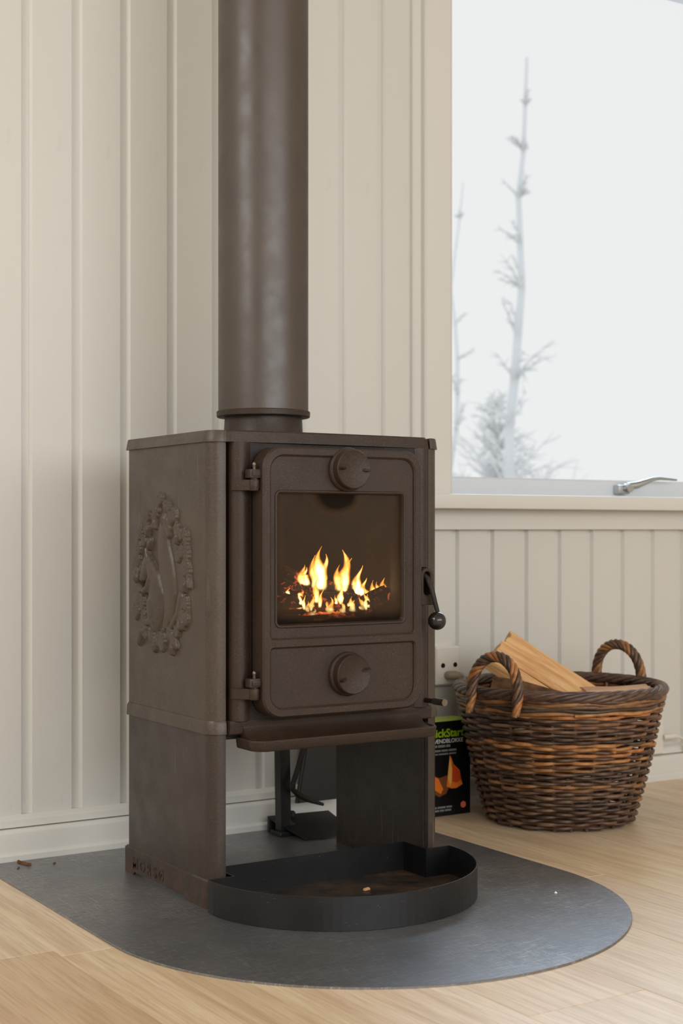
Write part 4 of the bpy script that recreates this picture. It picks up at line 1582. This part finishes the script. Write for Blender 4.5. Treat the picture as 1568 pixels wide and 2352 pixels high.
# ================================================================== FIREWOOD in the basket
Rv, Fv = Vector((math.cos(TH), -math.sin(TH), 0)), Vector((math.sin(TH), math.cos(TH), 0))
BC = Vector((BX, BY, 0))


def W(r, f, z):
    return BC + Rv * r + Fv * f + Vector((0, 0, z))


def firewood(name, a, b, sec, seed, mats, label, roll=0.0, bark=(), rough=0.004):
    L = (Vector(b) - Vector(a)).length
    o = obj(name, log_vf(sec, L, seed, rough, 10, bark), mats, smooth=True, angle=24, org=(0, 0, 0))
    x = (Vector(b) - Vector(a)).normalized()
    y = Vector((0, 0, 1)).cross(x).normalized()
    R = Matrix((x, y, x.cross(y))).transposed().to_4x4() @ Matrix.Rotation(roll, 4, 'X')
    o.matrix_world = Matrix.Translation((Vector(a) + Vector(b)) / 2) @ R
    return tag(o, label, 'firewood', 'split logs in the basket')


firewood('firewood_log', W(-0.1046, 0.035, 0.362), W(0.110, 0.035, 0.226), [(0.020, -0.012), (0.017, 0.012), (0.004, 0.016), (-0.010, 0.008), (-0.021, -0.006), (-0.012, -0.014)], 21, ['wood', 'bark'],
         'pale split log at the back of the three leaning out of the basket', 0.25, rough=0.003)
firewood('firewood_log', W(-0.127, -0.004, 0.347), W(0.095, -0.004, 0.211), [(0.023, -0.016), (0.019, 0.013), (-0.002, 0.019), (-0.016, 0.006), (-0.024, -0.008), (-0.010, -0.019)], 23, ['wood', 'bark'],
         'pale split log in the middle of the three leaning out of the basket', 0.15, rough=0.003)
firewood('firewood_log', W(-0.150, -0.045, 0.329), W(0.055, -0.045, 0.203), [(0.021, -0.014), (0.018, 0.011), (-0.006, 0.014), (-0.021, 0.002), (-0.013, -0.017)], 25, ['wood', 'bark'],
         'pale split log nearest the near handle of the three leaning out', 0.1, rough=0.003)
firewood('firewood_log', W(-0.150, -0.085, 0.262), W(0.050, -0.122, 0.225), [(0.036, -0.028), (0.040, 0.004), (0.018, 0.032), (-0.016, 0.034), (-0.038, 0.008), (-0.030, -0.028)], 27, ['wood_grey', 'bark'],
         'dark bark-covered log under the near handle', 0.0, (0, 1, 2, 3, 4, 5), 0.005)
firewood('firewood_log', W(0.045, 0.000, 0.252), W(0.182, 0.020, 0.256), [(0.056, -0.012), (0.052, 0.004), (0.010, 0.016), (-0.040, 0.006), (-0.058, -0.012)], 29, ['wood_pink', 'bark'],
         'flat pinkish split log lying at the right of the basket', -0.12)
firewood('firewood_log', W(-0.02, 0.06, 0.215), W(0.15, 0.06, 0.215), [(0.060, -0.024), (0.050, 0.016), (0.0, 0.028), (-0.050, 0.016), (-0.060, -0.024)], 31, ['wood_grey', 'bark'],
         'brown log underneath the flat pinkish log', 0.0, (1, 2, 3))
firewood('firewood_log', W(-0.11, -0.05, 0.135), W(0.12, -0.02, 0.130), [(0.075, -0.024), (0.060, 0.020), (0.0, 0.030), (-0.060, 0.018), (-0.075, -0.024)], 33, ['wood_grey', 'bark'],
         'lowest brown log deep in the basket', 0.0, (1, 2, 3))

# ================================================================== CRUMBS
def chip(name, x, y, L, wd, h, ang, seed, mat, label, zbase=ZP):
    sec = [(wd, 0), (wd * .5, h), (-wd * .6, h * .9), (-wd, 0)]
    vf = log_vf(sec, L, seed, wd * 0.5, 5)
    M = Matrix.Translation((x, y, zbase + 0.0004)) @ Matrix.Rotation(ang, 4, 'Z')
    tag(obj(name, xf(vf, M), [mat, mat]), label, 'chip', 'crumbs on the hearth')


chip('wood_chip', 0.898, 2.456, 0.034, 0.0035, 0.004, -1.35, 41, 'bark', 'dark bark splinter on the plate near the baseboard at far left')
chip('wood_chip', 0.944, 2.429, 0.005, 0.002, 0.002, 0.3, 42, 'bark', 'tiny dark crumb on the plate right of the bark splinter')
chip('wood_chip', 0.878, 2.428, 0.006, 0.002, 0.002, 1.0, 43, 'bark', 'tiny dark crumb on the plate in front of the bark splinter')
chip('wood_chip', 1.296, 1.972, 0.010, 0.003, 0.003, 0.2, 44, 'wood', 'small pale wood crumb lying in the ash tray', ZP + 0.0024)
chip('wood_chip', 1.5475, 1.80, 0.004, 0.002, 0.002, 0.2, 45, 'bright_white', 'tiny white crumb on the plate right of the tray')
